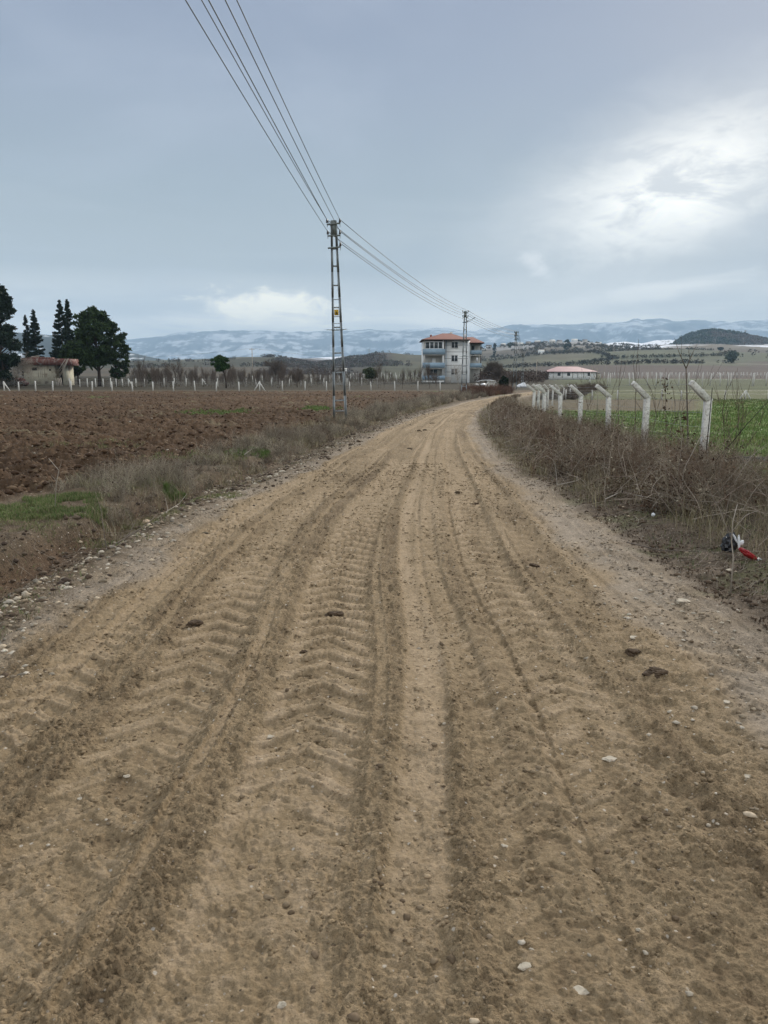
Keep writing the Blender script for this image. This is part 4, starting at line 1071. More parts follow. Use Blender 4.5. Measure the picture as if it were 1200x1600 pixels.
# ------------------------------------------------------------------ pink-roofed shed
def shed():
    Y = 245.0; k = Y / 1.016 / F; x0 = X_of(858, Y); zb = at(858, 590.5, Y).z
    r = empty('farm_shed', (x0, Y, zb), 0, 'long low white shed with faded pink roof in front of the brown slope', 'shed')
    L = 73 * k; h = 9.6 * k
    MB().box(0, L, 0, 7, -.8, h).build('wall', M['wallwhite'], r)
    m = MB(); m.add([(-.7, -.7, h), (L + .6, -.7, h), (L + .6, 7.6, h), (-.7, 7.6, h), (16 * k, 3.3, h + 8 * k), (L - 26 * k, 3.3, h + 8 * k)], [(0, 1, 5, 4), (2, 3, 4, 5)], [(1, 2, 5), (3, 0, 4)])
    rf = m.build('roof', M['pinkroof'], r)
    MB().box(-.68, L + .58, -.68, 7.5, h - .14, h - .004).build('eave_board', M['soffit'], rf)
    for i, a in enumerate((13, 28, 60)):
        w = MB().box(a * k, (a + 4.5) * k, -.05, -.004, h * .35, h * .82).build('window', M['glass'], r)
    for a in (6, 20, 36, 44, 53):
        MB().box(a * k, a * k + .25, -.04, -.004, 0, h - .15).build('pilaster', M['beige'], r)
    m = MB(); m.add([(-14 * k, -.3, h * .72), (-.72, -.3, h + .25), (-.72, 5, h + .25), (-14 * k, 5, h * .72), (-14 * k, -.3, h * .66), (-.72, -.3, h + .1), (-.72, 5, h + .1), (-14 * k, 5, h * .66)], [(0, 1, 2, 3), (4, 7, 6, 5), (0, 4, 5, 1), (3, 2, 6, 7), (0, 3, 7, 4)])
    m.build('lean_to_roof', M['soffit'], r)
    MB().box(-5 * k, -.8, .5, 4, -.5, h * .8).build('lean_to_wall', M['dark'], r)
    MB().box(-13 * k, -13 * k + .2, 0, .2, -.5, h * .7).build('prop', M['timber'], r)
    x1 = L + 4 * k
    b = MB().box(x1, x1 + 4 * k, 1, 3, -.5, h * .72).build('outhouse', M['hutwall'], r)
    MB().box(x1 - .2, x1 + 4 * k + .2, .8, 3.2, h * .72 + .003, h * .8).build('outhouse_roof', M['soffit'], b)
shed()

# ------------------------------------------------------------------ ruined hut under the pines
def hut():
    Y = 128.0; k = Y / 1.016 / F; x0 = X_of(38, Y); zb = hz(x0 + 4, Y) - .15; zp = at(60, 594.5, Y).z
    r = empty('ruined_hut', (x0, Y, zb), 0, 'derelict cream hut with flaking red fascia under the pines at far left', 'hut')
    def zz(py): return (594.5 - py) * k + (zp - zb)
    def xx(px): return (px - 38) * k
    MB().box(0, xx(86), 0, 4.5, -.5, zz(571.2)).build('wall', M['hutwall'], r)
    MB().box(xx(97), xx(99), .3, 4.4, -.5, zz(571.2)).build('wall', M['hutwall'], r)
    MB().box(xx(86) + .005, xx(97) - .005, 1.9, 4.3, -.5, zz(571.2)).build('inner_wall', M['dark'], r)
    rf = MB().box(-.15, xx(107), -.35, 4.8, zz(571.2) + .003, zz(561)).build('fascia', M['hutred'], r)
    rr = random.Random(4)
    m = MB()
    for i in range(11):
        a = xx(39 + i * 3.6); m.box(a, a + .5, -.3 + rr.uniform(0, .1), 2, zz(561) + .003, zz(561) + rr.uniform(.05, .30))
    m.build('broken_tiles', M['hutred'], rf)
    MB().bar((xx(52), -.1, zz(558.5)), (xx(64), .1, zz(557)), .22, .06).build('loose_sheet', M['timber'], rf)
    MB().box(xx(51), xx(58.5), -.05, -.004, zz(579), zz(574.5)).build('window', M['dark'], r)
    MB().box(xx(77.8), xx(80.5), -.05, -.004, zz(579.5), zz(577)).build('vent', M['dark'], r)
    for a in (60, 63.5, 66, 70): MB().box(xx(a), xx(a) + .09, -.012, -.003, zz(590), zz(572)).build('stain_streak', M['timber'], r)
    for i, (a, b, c, d) in enumerate(((92.5, 584.5, 110.5, 561), (94.5, 588, 110, 564), (96, 590, 109, 566), (93, 583, 107, 562))):
        MB().bar((xx(a), -.5 - i * .15, zz(b)), (xx(c), -.45 - i * .1, zz(d)), .10).build('leaning_beam', M['timber'], r)
    MB().bar((xx(102), -.6, zz(592)), (xx(102), -.6, zz(577)), .08).build('prop', M['timber'], r)
    for i, (a, b, c, d) in enumerate(((95, 591, 103, 599.5), (98, 591.5, 106, 600), (101, 590, 108, 600), (94, 593, 101, 599))):
        o = MB().bar((xx(a), -1.2 - i * .2, zz(b)), (xx(c), -3.0, -.02 + .05 * i), .10).build('fallen_beam', M['timber'], r)
    x, y, z = put(32, 122, 598)
    irregular('brick_rubble', (x, y, z + .5), (1.3, .8, .75), M['hutred'], 8, 3, .3, 'overgrown heap of red brick rubble left of the derelict hut', 'rubble')
hut()

# ------------------------------------------------------------------ trees
def tube_tree(root, limbs, mt, name='trunk', n=7):
    m = MB()
    for pts, rad in limbs: m.tube(pts, rad, n)
    return m.build(name, mt, root)
def crown_from_clumps(root, clumps, mt, rg, per=420, size=.16, stretch=1.9, name='crown', up=.3, flat=.75):
    """clumps: (x, y, z, r): hollow-ish shells of small needle tufts"""
    Ps = []
    for (x, y, z, r_) in clumps:
        n = max(20, int(per * (r_ ** 2)))
        d = rg.normal(size=(n, 3)); d /= np.linalg.norm(d, axis=1, keepdims=True)
        lump = 1 + .35 * np.sin(d[:, 0] * 5 + x * 7) * np.cos(d[:, 1] * 4 + z * 5) + .2 * np.sin(d[:, 2] * 9 + y)
        d = d * (rg.uniform(.35, 1.0, (n, 1)) ** .45) * lump[:, None]
        d[:, 2] *= flat
        Ps.append(np.array([x, y, z]) + d * r_)
    P = np.concatenate(Ps)
    V, Q = quads_np(P, rg.uniform(.6, 1.3, len(P)) * size, rg, stretch, up)
    return mesh_np(name, V, Q, mt, root)
def pine(px, Y, pyb, cx0, cx1, pyt, pyl, label, seed, mt='needles', group='dark pines by the hut', trunkpx=None, nclump=46, ragged=1.0, per=300, size=.2, cat='tree', name='pine_tree', shape='round'):
    rg = np.random.default_rng(seed); k = Y / 1.016 / F
    x = X_of(px, Y); zb = hz(x, Y) - .1; H = at(px, pyt, Y).z - zb; zl = max(.3, (pyb - pyl) * k)
    r = empty(name, (x, Y, zb), 0, label, cat, group)
    cxm = ((cx0 + cx1) / 2 - px) * k; rw = (cx1 - cx0) / 2 * k
    limbs = []; top = (cxm * .6, 0, H * .86)
    trunk = [(0, 0, 0), (cxm * .1 + .05, .05, H * .25), (cxm * .3, 0, H * .5), (cxm * .5, 0, H * .7), top]
    tr = max(.12, H * .022)
    limbs.append((trunk, [tr, tr * .85, tr * .65, tr * .4, tr * .12]))
    cl = []
    for i in range(nclump):
        h = rg.uniform(0, 1); th = rg.uniform(0, 2 * math.pi)
        z = zl + (H - zl) * h
        if shape == 'round': env = math.sqrt(max(.0, 1 - (2 * h - .95) ** 2)) * .95 + .05
        elif shape == 'umbrella': env = math.sqrt(max(0, 1 - h ** 2.2))
        else: env = (1 - h) ** .5 * (1 if h > .08 else .6) + .08
        rad = rw * env * rg.uniform(.35, .92); rc = rw * rg.uniform(.17, .33) * (1.0 if h < .85 else .8)
        cx, cy = cxm + rad * math.cos(th), rad * math.sin(th)
        cl.append((cx, cy, z - rc * .5 * (h > .8), rc * ragged))
        if i % 2 == 0:
            zs = max(zl * .7, z - rad * .7); f = zs / (H * .86)
            limbs.append(([(cxm * .6 * f, 0, zs), ((cx + cxm * f) / 2, cy / 2, (z + zs) / 2 + .1), (cx, cy, z)], [tr * .35, tr * .22, .02]))
    tube_tree(r, limbs, M['barkpine'])
    crown_from_clumps(r, cl, M[mt], rg, per=per, size=size)
    return r
def spruce(px, Y, pyb, w, pyt, pyl, label, seed, group='dark spruces by the hut', dens=1.0):
    rg = np.random.default_rng(seed); k = Y / 1.016 / F
    x = X_of(px, Y); zb = hz(x, Y) - .1; H = at(px, pyt, Y).z - zb; zl = max(.4, (pyb - pyl) * k); R_ = w / 2 * k * 1.15
    r = empty('spruce_tree', (x, Y, zb), 0, label, 'tree', group)
    m = MB(); m.tube([(0, 0, 0), (0, 0, H * .5), (.05, 0, H)], [.16, .09, .015], 6); m.build('trunk', M['barkpine'], r)
    Ps = []; z = zl
    while z < H - .15:
        f = (z - zl) / (H - zl); rad = R_ * ((1 - f) ** .8 * .95 + .05); nb = int(rg.integers(1, 4))
        for b in range(nb):
            th = rg.uniform(0, 6.28); L_ = rad * rg.uniform(.6, 1.15); n = int(24 * dens * max(.35, L_))
            t = rg.uniform(.1, 1, n) ** .7; wv = rg.normal(size=(n, 2)) * .10 * (1.1 - t)[:, None] * max(.6, L_)
            px_ = np.cos(th) * t * L_ - np.sin(th) * wv[:, 0]; py_ = np.sin(th) * t * L_ + np.cos(th) * wv[:, 0]
            pz = z + .22 * L_ * t ** 2 - .18 * L_ * t + wv[:, 1] * .5 + rg.normal(size=n) * .06
            Ps.append(np.stack([px_, py_, pz], 1))
        z += rg.uniform(.10, .22)
    n = 40; Ps.append(np.stack([rg.normal(size=n) * .05, rg.normal(size=n) * .05, rg.uniform(H - .7, H + .1, n)], 1))
    P = np.concatenate(Ps); V, Q = quads_np(P, rg.uniform(.08, .19, len(P)), rg, 1.8, .2)
    mesh_np('crown', V, Q, M['needles2'], r)
    return r
pine(2, 118, 598, -44, 46, 438, 560, 'towering ragged dark conifer cut by the left edge of the photo', 21, mt='needles2', nclump=120, shape='cone', per=210, ragged=.62, size=.17)
pine(6, 114, 598, -24, 30, 512, 592, 'low dense dark conifer under the towering one at the left edge', 22, mt='needles2', nclump=45, per=260, ragged=1.1)
pine(-75, 125, 598, -130, -30, 420, 580, 'dark conifer standing outside the left edge of the photo', 29, mt='needles2', nclump=40, shape='cone', per=100)
spruce(60, 150, 598, 34, 485, 585, 'slender pointed spruce behind the hut, right of the pair', 31, dens=2.2)
spruce(47, 155, 598, 22, 493, 585, 'thinner pointed spruce behind the hut, left of the pair', 32, dens=2.0)
spruce(101, 142, 598, 40, 470, 583, 'tall spruce with bare pointed tip left of the big round pine', 33, dens=2.0)
spruce(113, 146, 598, 34, 469, 583, 'second tall spruce tip pressed against the big round pine', 34, dens=2.2)
pine(155, 120, 600, 108, 196, 479, 566, 'big broad dark pine with open round crown and bare trunk', 41, nclump=125, per=230, ragged=.62, size=.16)
pine(122, 136, 600, 94, 140, 532, 580, 'low broad pine between the hut and the big pine', 42, nclump=75, per=260, ragged=.75, size=.16)
pine(181, 123, 598, 160, 207, 505, 585, 'dark full pine forming the right edge of the pine group', 43, mt='needles', nclump=80, per=260, ragged=.68, size=.16)
sp = pine(353, 105, 600, 328, 361, 555.5, 571, 'small round stone pine with leaning trunk standing alone in the orchard', 44, mt='stonepine', group=None, name='stone_pine', nclump=70, per=800, size=.10, ragged=.75, shape='round')
pine(580, 135, 600, 567, 590.5, 574, 589, 'round olive green bush tree right of the nearest pole', 45, mt='olive', group=None, name='round_tree', nclump=40, per=600, size=.12)
pine(788, 93, 606, 779, 795, 588, 604, 'dark evergreen bush beside the broken concrete shelter', 46, mt='needles2', group=None, name='evergreen_bush', cat='bush', nclump=40, per=800, size=.09)
pine(232, 150, 599, 228, 237, 583, 595, 'small olive bush tree in the orchard right of the big pines', 47, mt='olive', group=None, name='small_tree', nclump=26, per=700, size=.12)

def bare_segments(rg, H, spread=.55, n1=5, depth=3, r0=.07, trunk=.3, up=.5, whip=1.0):
    S = []
    def grow(p, d, L, r, lev):
        k = 3; q = p
        for i in range(k):
            dd = d + rg.normal(size=3) * .12 + np.array([0, 0, .06 * up]); dd /= np.linalg.norm(dd)
            q2 = q + dd * L / k; S.append((q, q2, r * (1 - .5 * i / k), r * (1 - .5 * (i + 1) / k))); q = q2; d = dd
            if lev > 0 and i >= 0:
                for _ in range(n1 if i == k - 1 else max(1, n1 // 2)):
                    a = rg.normal(size=3); a -= a.dot(d) * d; a /= np.linalg.norm(a)
                    nd = d * (1 - spread * .6) + a * spread * rg.uniform(.6, 1.3) + np.array([0, 0, up * .35]); nd /= np.linalg.norm(nd)
                    grow(q, nd, L * rg.uniform(.5, .8) * whip, max(r * .5, .004), lev - 1)
    grow(np.zeros(3), np.array([rg.normal() * .05, rg.normal() * .05, 1.0]), H * trunk, r0, depth)
    S = [(a, b, c, d) for a, b, c, d in S]
    P0 = np.array([s[0] for s in S]); P1 = np.array([s[1] for s in S]); R0 = np.array([s[2] for s in S]); R1 = np.array([s[3] for s in S])
    sc = H / max(P1[:, 2].max(), .1); return P0 * sc, P1 * sc, R0, R1
def bare_tree(name, x, y, H, label, cat='tree', group=None, seed=1, mt='bark', **kw):
    rg = np.random.default_rng(seed); P0, P1, R0, R1 = bare_segments(rg, H, **kw)
    r = empty(name, (x, y, hz(x, y) - .05), 0, label, cat, group)
    nt = 3
    V, Q = segs_np(P0[:nt], P1[:nt], R0[:nt], R1[:nt]); mesh_np('trunk', V, Q, M[mt], r)
    V, Q = segs_np(P0[nt:], P1[nt:], R0[nt:], R1[nt:]); mesh_np('branches', V, Q, M[mt], r)
    return r
def copy_tree(root, loc, rz, sc, label=None, group=None):
    c = root.copy(); C.objects.link(c); c.location = loc; c.rotation_euler = (0, 0, rz); c.scale = (sc, sc, sc)
    if label: c['label'] = label
    if group: c['group'] = group
    for ch in root.children:
        d = ch.copy(); C.objects.link(d); d.parent = c
    return c
OG = 'young bare orchard trees'; OL = 'young leafless orchard tree with thin upright twigs behind the ploughed field'
rg = np.random.default_rng(50)
protos = []
for i in range(5):
    Yp = (112, 135, 150, 128, 170)[i]; px = (220, 262, 445, 300, 520)[i]
    protos.append(bare_tree('orchard_tree', X_of(px, Yp), Yp, (4.2, 3.6, 4.5, 3.2, 3.8)[i], OL, 'tree', OG, 60 + i, n1=4, depth=3, r0=.035, trunk=.30, spread=.38, up=1.1))
for i in range(190):
    px = rg.uniform(205, 700) if i % 4 else rg.uniform(205, 470); Yp = rg.uniform(98, 230) if i < 130 else rg.uniform(98, 140); x = X_of(px, Yp)
    copy_tree(protos[i % 5], (x, Yp, hz(x, Yp) - .05), rg.uniform(0, 6), rg.uniform(.55, .95))
def big_bare(px, Y, pyt, label, seed, **kw):
    x = X_of(px, Y); H = at(px, pyt, Y).z - hz(x, Y)
    return bare_tree('bare_tree', x, Y, H, label, 'tree', None, seed, **kw)
big_bare(430, 185, 556, 'broad leafless tree left of the nearest pole, tallest in the orchard', 71, n1=5, depth=4, r0=.16, trunk=.25, spread=.75)
big_bare(464, 115, 576, 'dark gnarled leafless tree just left of the nearest pole', 72, n1=4, depth=4, r0=.12, trunk=.25, spread=.7)
big_bare(275, 120, 556, 'leafless tree with fanning whips between the pines and the stone pine', 73, n1=4, depth=3, r0=.07, trunk=.3, spread=.5)
big_bare(221, 112, 552, 'thin forked leafless tree beside the right edge of the pine group', 74, n1=3, depth=3, r0=.07, trunk=.35, spread=.4)
big_bare(716, 140, 566, 'pale leafless tree against the white house wall', 75, n1=4, depth=3, r0=.05, trunk=.25, spread=.7, mt='timber')
big_bare(677, 140, 580, 'small dark leafless tree before the lowest blue balcony', 76, n1=4, depth=3, r0=.05, trunk=.3, spread=.7)
big_bare(765, 175, 560, 'dense dark leafless tree against the right side of the house', 77, n1=6, depth=4, r0=.12, trunk=.22, spread=.7)
big_bare(778, 150, 572, 'dark leafless tree right of the house behind the white pipe', 78, n1=5, depth=4, r0=.08, trunk=.25, spread=.6)
big_bare(22, 118, 545, 'pale leafless tree in front of the dark conifers left of the hut', 79, n1=4, depth=4, r0=.07, trunk=.25, spread=.7, mt='timber')
for i, (px, Y, pt, rd) in enumerate(((800, 98, 580, 1), (808, 100, 582, 1), (795, 102, 584, 1))):
    x = X_of(px, Y); H = at(px, pt, Y).z - hz(x, Y)
    bare_tree('red_twig_shrub', x, Y, H, ('tall reddish twiggy shrub at the outer side of the road bend, ' + ('middle', 'right', 'left')[i] + ' of three'), 'shrub', 'reddish shrubs at the road bend', 90 + i, n1=6, depth=3, r0=.03, trunk=.15, spread=.45, up=1.0)
x, Y = X_of(1141, 760), 760
t = pine(1141, 760, 561, 1132, 1150, 548, 557, 'lone dark round tree on the pale slope at right', 48, mt='olive', group=None, name='lone_tree', nclump=30, per=16, size=.9)
for i, (px, Y, pt, w) in enumerate(((772, 1050, 538, 5), (884, 1100, 531, 12), (797, 1200, 536, 10), (1122, 1100, 545, 8))):
    pine(px, Y, pt + 12, px - w / 2, px + w / 2, pt, pt + 8, ('narrow dark tree on the left of the far village skyline', 'broad dark tree crowning the far village hill', 'rounded dark tree among the far village houses', 'small dark tree at the foot of the wooded knoll')[i], 100 + i, mt='needles2' if i != 2 else 'olive', group='lone trees on the far slopes', name='distant_tree', nclump=14, per=4, size=1.2)

# tiny houses of the village on the far hill
rg = np.random.default_rng(77)
def cottage(px, Y, w, d, h, seed, label):
    x = X_of(px, Y); z = float(zterr(np.array([x]), np.array([float(Y)]))[0]) + .6
    r = empty('village_house', (x, Y, z), (seed * 37 % 20 - 10) * .03, label, 'house', 'tiny houses of the far village')
    MB().box(-w / 2, w / 2, 0, d, -2, h).build('wall', M['housewall'] if seed % 3 else M['wallwhite'], r)
    m = MB(); m.add([(-w / 2 - .4, -.4, h), (w / 2 + .4, -.4, h), (w / 2 + .4, d + .4, h), (-w / 2 - .4, d + .4, h), (-w / 2 - .2, d / 2, h + w * .22), (w / 2 + .2, d / 2, h + w * .22)], [(0, 1, 5, 4), (2, 3, 4, 5)], [(1, 2, 5), (3, 0, 4)])
    m.build('roof', M['concrete'] if seed % 2 else M['soffit'], r)
for i, (px, Y) in enumerate(((762, 1340), (786, 1330), (803, 1350), (812, 1320), (824, 1340), (838, 1350), (851, 1330), (862, 1350), (873, 1340), (896, 1350), (912, 1330), (934, 1390))):
    cottage(px, Y, rg.uniform(6, 10), 6, rg.uniform(2.5, 3.6), i, 'tiny pale house with low roof among trees on the far village hill')
cottage(845, 1010, 7, 6, 3.5, 3, 'lone tiny white hut in the scrub below the far village')
cottage(538, 520, 3.2, 3, 2.2, 3, 'tiny white hut on the slope just right of the nearest pole')

# ------------------------------------------------------------------ near plants, merged twig masses
def shrub_template(rg, H, stems, spread, side, droop=.0, fine_=.5, r0=.0035):
    """one small bare shrub as segment arrays"""
    A0 = []; A1 = []; r0s = []; r1s = []
    for s_ in range(stems):
        th = rg.uniform(0, 6.283); b = np.array([rg.normal() * .06, rg.normal() * .06, -.03])
        lean = rg.uniform(.1, 1) * spread; d = np.array([math.cos(th) * lean, math.sin(th) * lean, 1.0]); d /= np.linalg.norm(d)
        L_ = H * rg.uniform(.55, 1.25); k = 6; p = b
        for i in range(k):
            d = d + rg.normal(size=3) * .16 + np.array([0, 0, -droop * i / k]); d /= np.linalg.norm(d)
            q = p + d * L_ / k; ra = r0 * (1 - .75 * i / k); rb = r0 * (1 - .75 * (i + 1) / k)
            A0.append(p); A1.append(q); r0s.append(ra); r1s.append(rb)
            if i > 0:
                for _ in range(side):
                    e = d * .5 + rg.normal(size=3) * .75 + np.array([0, 0, .15]); e /= np.linalg.norm(e); l = L_ * rg.uniform(.12, .34)
                    m_ = p + e * l * .5 + rg.normal(size=3) * l * .08; n_ = m_ + (e + rg.normal(size=3) * .35) * l * .5
                    A0 += [p, m_]; A1 += [m_, n_]; r0s += [ra * fine_, ra * fine_ * .7]; r1s += [ra * fine_ * .7, ra * fine_ * .3]
            p = q
    return np.array(A0), np.array(A1), np.array(r0s), np.array(r1s)
def scatter_twigs(name, temps, xs, ys, zs, sc, cols, rg, label=None, wid=None, leaf=0, leafsize=.013, leafcols=None, kind='stuff', flatten=None, leafmask=None):
    J = Join(); n = len(xs); ti = rg.integers(0, len(temps), n); rz = rg.uniform(0, 6.283, n); wid = np.ones(n) if wid is None else wid
    for t, (P0, P1, r0, r1) in enumerate(temps):
        k = np.where(ti == t)[0]
        if not len(k): continue
        c, s_ = np.cos(rz[k])[:, None], np.sin(rz[k])[:, None]
        def tr(P):
            X = (P[None, :, 0] * c - P[None, :, 1] * s_) * sc[k][:, None] + xs[k][:, None]
            Y = (P[None, :, 0] * s_ + P[None, :, 1] * c) * sc[k][:, None] + ys[k][:, None]
            Z = np.maximum(P[None, :, 2] * sc[k][:, None], -.02) + zs[k][:, None]
            return np.stack([X, Y, Z], -1).reshape(-1, 3)
        a, b = tr(P0), tr(P1); w = wid[k][:, None]
        V, Q = segs_np(a, b, (r0[None, :] * w).ravel(), (r1[None, :] * w).ravel())
        cc = np.repeat(cols[k], len(P0), 0) * np.repeat(rg.uniform(.55, 1.4, (len(k), 1)), len(P0), 0) * rg.uniform(.75, 1.25, (len(k) * len(P0), 1))
        J.add(V, Q); J.C.append(np.repeat(cc, 6, 0))
        if leaf:
            m = len(a); pick = rg.random(m) < leaf * (np.repeat(leafmask[k], len(P0)) if leafmask is not None else 1.0)
            Pl = b[pick] + rg.normal(size=(pick.sum(), 3)) * .01
            lc = np.asarray(leafcols)[rg.integers(0, len(leafcols), len(Pl))] * rg.uniform(.6, 1.4, (len(Pl), 1))
            V, Q = quads_np(Pl, rg.uniform(.6, 1.5, len(Pl)) * leafsize * np.repeat(np.sqrt(wid[k]), len(P0))[pick], rg, 1.5)
            J.add(V, Q); J.C.append(np.repeat(lc, 4, 0))
    o = J.build(name, M['leafattr']); tag(o, kind=kind)
    if label: o['label'] = label
    return o
rg = np.random.default_rng(2024)
TB = [shrub_template(rg, .85, 7, .75, 3, .5) for _ in range(8)]
TU = [shrub_template(rg, .9, 8, .30, 2, .0) for _ in range(6)]
TG = [shrub_template(rg, .42, 14, .65, 2, .1, r0=.0018) for _ in range(8)]
# left edge of the brambles, from the photograph
Bpx = [(1290, 930), (1200, 884), (1080, 836), (960, 802), (860, 762), (785, 712), (752, 660), (762, 634), (800, 619), (845, 611)]
Bp = np.array([gnd(*p) for p in Bpx]); By = np.concatenate([[1.0], Bp[:, 1]]); Bx = np.concatenate([[Bp[0, 0] + .3], Bp[:, 0]])
def bramble():
    n = 4700; y = 3.2 + (62 - 3.2) * rg.random(n) ** 1.9; xl = np.interp(y, By, Bx); fx = np.interp(y, FENCE_Y, FENCE_X)
    t = rg.random(n); x = xl + (np.maximum(fx + .35, xl + .8) - xl) * t
    d = x - xl
    keep = (fbm(x, y, .7, 3, 400) > -.16 + .35 * (d < .4)) ; x, y, d, fx = x[keep], y[keep], d[keep], fx[keep]
    sc = (.30 + .55 * sstep(d, .0, 1.1)) * rg.uniform(.7, 1.15, len(x)) * (1 - .28 * sstep(x - fx, -.6, .4)) * (1 + .25 * fbm(x, y, 1.2, 2, 401)) * np.interp(y, [0, 7, 10, 14, 30, 60], [1.05, 1.2, 1.15, 1.02, .80, .70])
    pal = np.array([(.25, .21, .155), (.16, .12, .085), (.165, .105, .070), (.37, .32, .235), (.115, .085, .060), (.29, .25, .195)])
    ci = np.clip((fbm(x, y, 1.6, 3, 402) * 3 + 2.2 + rg.normal(size=len(x)) * 1.3).astype(int), 0, 5)
    cols = pal[ci]
    lm = sstep(fbm(x, y, 1.1, 3, 403), -.05, .35) + .12
    scatter_twigs('bramble_thicket', TB + TU[:2], x, y, hzs(x, y), sc, cols, rg, wid=np.interp(y, [3, 9, 20, 60], [.75, .95, 1.5, 3.2]), leaf=.17, leafsize=.012, leafcols=[(.050, .028, .020), (.08, .046, .03), (.035, .024, .017), (.12, .08, .05), (.34, .30, .22)], leafmask=lm)
bramble()
def pale_canes():
    n = 800; y = 3.6 + 26 * rg.random(n) ** 1.8; xl = np.interp(y, By, Bx); fx = np.interp(y, FENCE_Y, FENCE_X); x = xl + (fx - xl) * rg.random(n) ** 1.5
    z = hzs(x, y); A0 = []; A1 = []; r0 = []; r1 = []
    for i in range(n):
        th = rg.uniform(0, 6.283); L_ = rg.uniform(.4, 1.15); k = 6; el = rg.uniform(.15, 1.2); p = np.array([x[i], y[i], z[i] + rg.uniform(0, .35)])
        d = np.array([math.cos(th) * math.cos(el), math.sin(th) * math.cos(el), math.sin(el)])
        for j in range(k):
            d = d + rg.normal(size=3) * .13 - np.array([0, 0, .10]); d /= np.linalg.norm(d); q = p + d * L_ / k
            q[2] = max(q[2], z[i] + .01); w = np.interp(y[i], [3, 10, 30], [.9, 1.0, 1.8])
            A0.append(p); A1.append(q); r0.append(.0042 * w * (1 - .7 * j / k)); r1.append(.0042 * w * (1 - .7 * (j + 1) / k)); p = q
    V, Q = segs_np(A0, A1, r0, r1); J = Join(); J.add(V, Q)
    J.C.append(np.repeat(np.repeat(np.array([(.33, .28, .22), (.26, .22, .18), (.20, .15, .12)])[rg.integers(0, 3, n)], 6, 0), 6, 0))
    tag(J.build('dead_canes', M['leafattr']), kind='stuff')
pale_canes()
def left_weeds():
    n = 2300; y = 5.6 + 66 * rg.random(n) ** 1.7; L_ = Lf(y)
    off = .80 + .25 * rg.random(n) + rg.random(n) ** 1.1 * np.interp(y, [5, 9, 14, 24, 60], [1.9, 2.0, 1.6, 1.5, 2.4])
    x = L_ - off
    g = fbm(x, y, 1.3, 3, 410); pxx = 600 + F * 1.0 * x / y; keep = (g > -.12 - .12 * (y > 11)) & ~((y < 10.5) & (pxx < 150 + 25 * g))
    x, y, off, g = x[keep], y[keep], off[keep], g[keep]
    sc = (.55 + .8 * sstep(g, -.1, .45)) * rg.uniform(.6, 1.2, len(x)) * np.interp(y, [5, 9, 12, 30], [.8, 1.05, .75, .9])
    pal = np.array([(.30, .265, .20), (.22, .19, .145), (.37, .33, .25), (.19, .15, .11)])
    scatter_twigs('dry_weeds', TG, x, y, hzs(x, y), sc, pal[rg.integers(0, 4, len(x))], rg, wid=np.interp(y, [3, 9, 20, 60], [.8, .95, 1.7, 4.0]), leaf=.05, leafsize=.008, leafcols=[(.16, .12, .09), (.09, .06, .05)])
    # rusty brambles beside the road before the house
    n = 420; px = rg.uniform(722, 800, n); y = rg.uniform(64, 92, n); x = (px - 600) / F / 1.016 * y; keep = (Lf(y) - x > .6) & (x > Lf(y) - 9); x, y = x[keep], y[keep]
    scatter_twigs('bramble_thicket', TB, x, y, hzs(x, y), rg.uniform(.55, 1.05, len(x)), np.array([(.13, .072, .05), (.10, .058, .043), (.15, .10, .075)])[rg.integers(0, 3, len(x))], rg, wid=np.full(len(x), 4.5))
    # low dark scrub at the outer side of the bend and along the far fence
    n = 300; y = rg.uniform(66, 100, n); x = Rf(y) + rg.uniform(.5, 4, n)
    scatter_twigs('bramble_thicket', TB, x, y, hzs(x, y), rg.uniform(.7, 1.3, n), np.array([(.10, .075, .058), (.08, .058, .045), (.14, .11, .09)])[rg.integers(0, 3, n)], rg, wid=np.full(n, 4.5))
left_weeds()

def grass(name, x, y, h, cols, rg, w=.0022, lean=.45, z=None):
    z = hzs(x, y) if z is None else z; n = len(x); th = rg.uniform(0, 6.283, n); le = h * lean * rg.uniform(.1, 1.4, n)
    P = np.stack([x, y, z - .005], 1); d = np.stack([np.cos(th), np.sin(th), 0 * th], 1); s_ = np.stack([-np.sin(th), np.cos(th), 0 * th], 1)
    w = (w * np.ones(n))[:, None]; M1 = P + d * le[:, None] * .35; M1[:, 2] += h * .6; T_ = P + d * le[:, None]; T_[:, 2] += h * rg.uniform(.8, 1.05, n)
    V = np.stack([P - s_ * w, P + s_ * w, M1 + s_ * w * .75, M1 - s_ * w * .75, T_], 1).reshape(-1, 3); b = (np.arange(n) * 5)[:, None]
    return mesh_np(name, V, [b + np.array([0, 1, 2, 3]), b + np.array([3, 2, 4])], M['leafattr'], color=np.repeat(cols, 5, 0))
GC = np.array([(.105, .180, .045), (.085, .145, .040), (.145, .200, .065), (.19, .20, .085), (.25, .22, .13)])
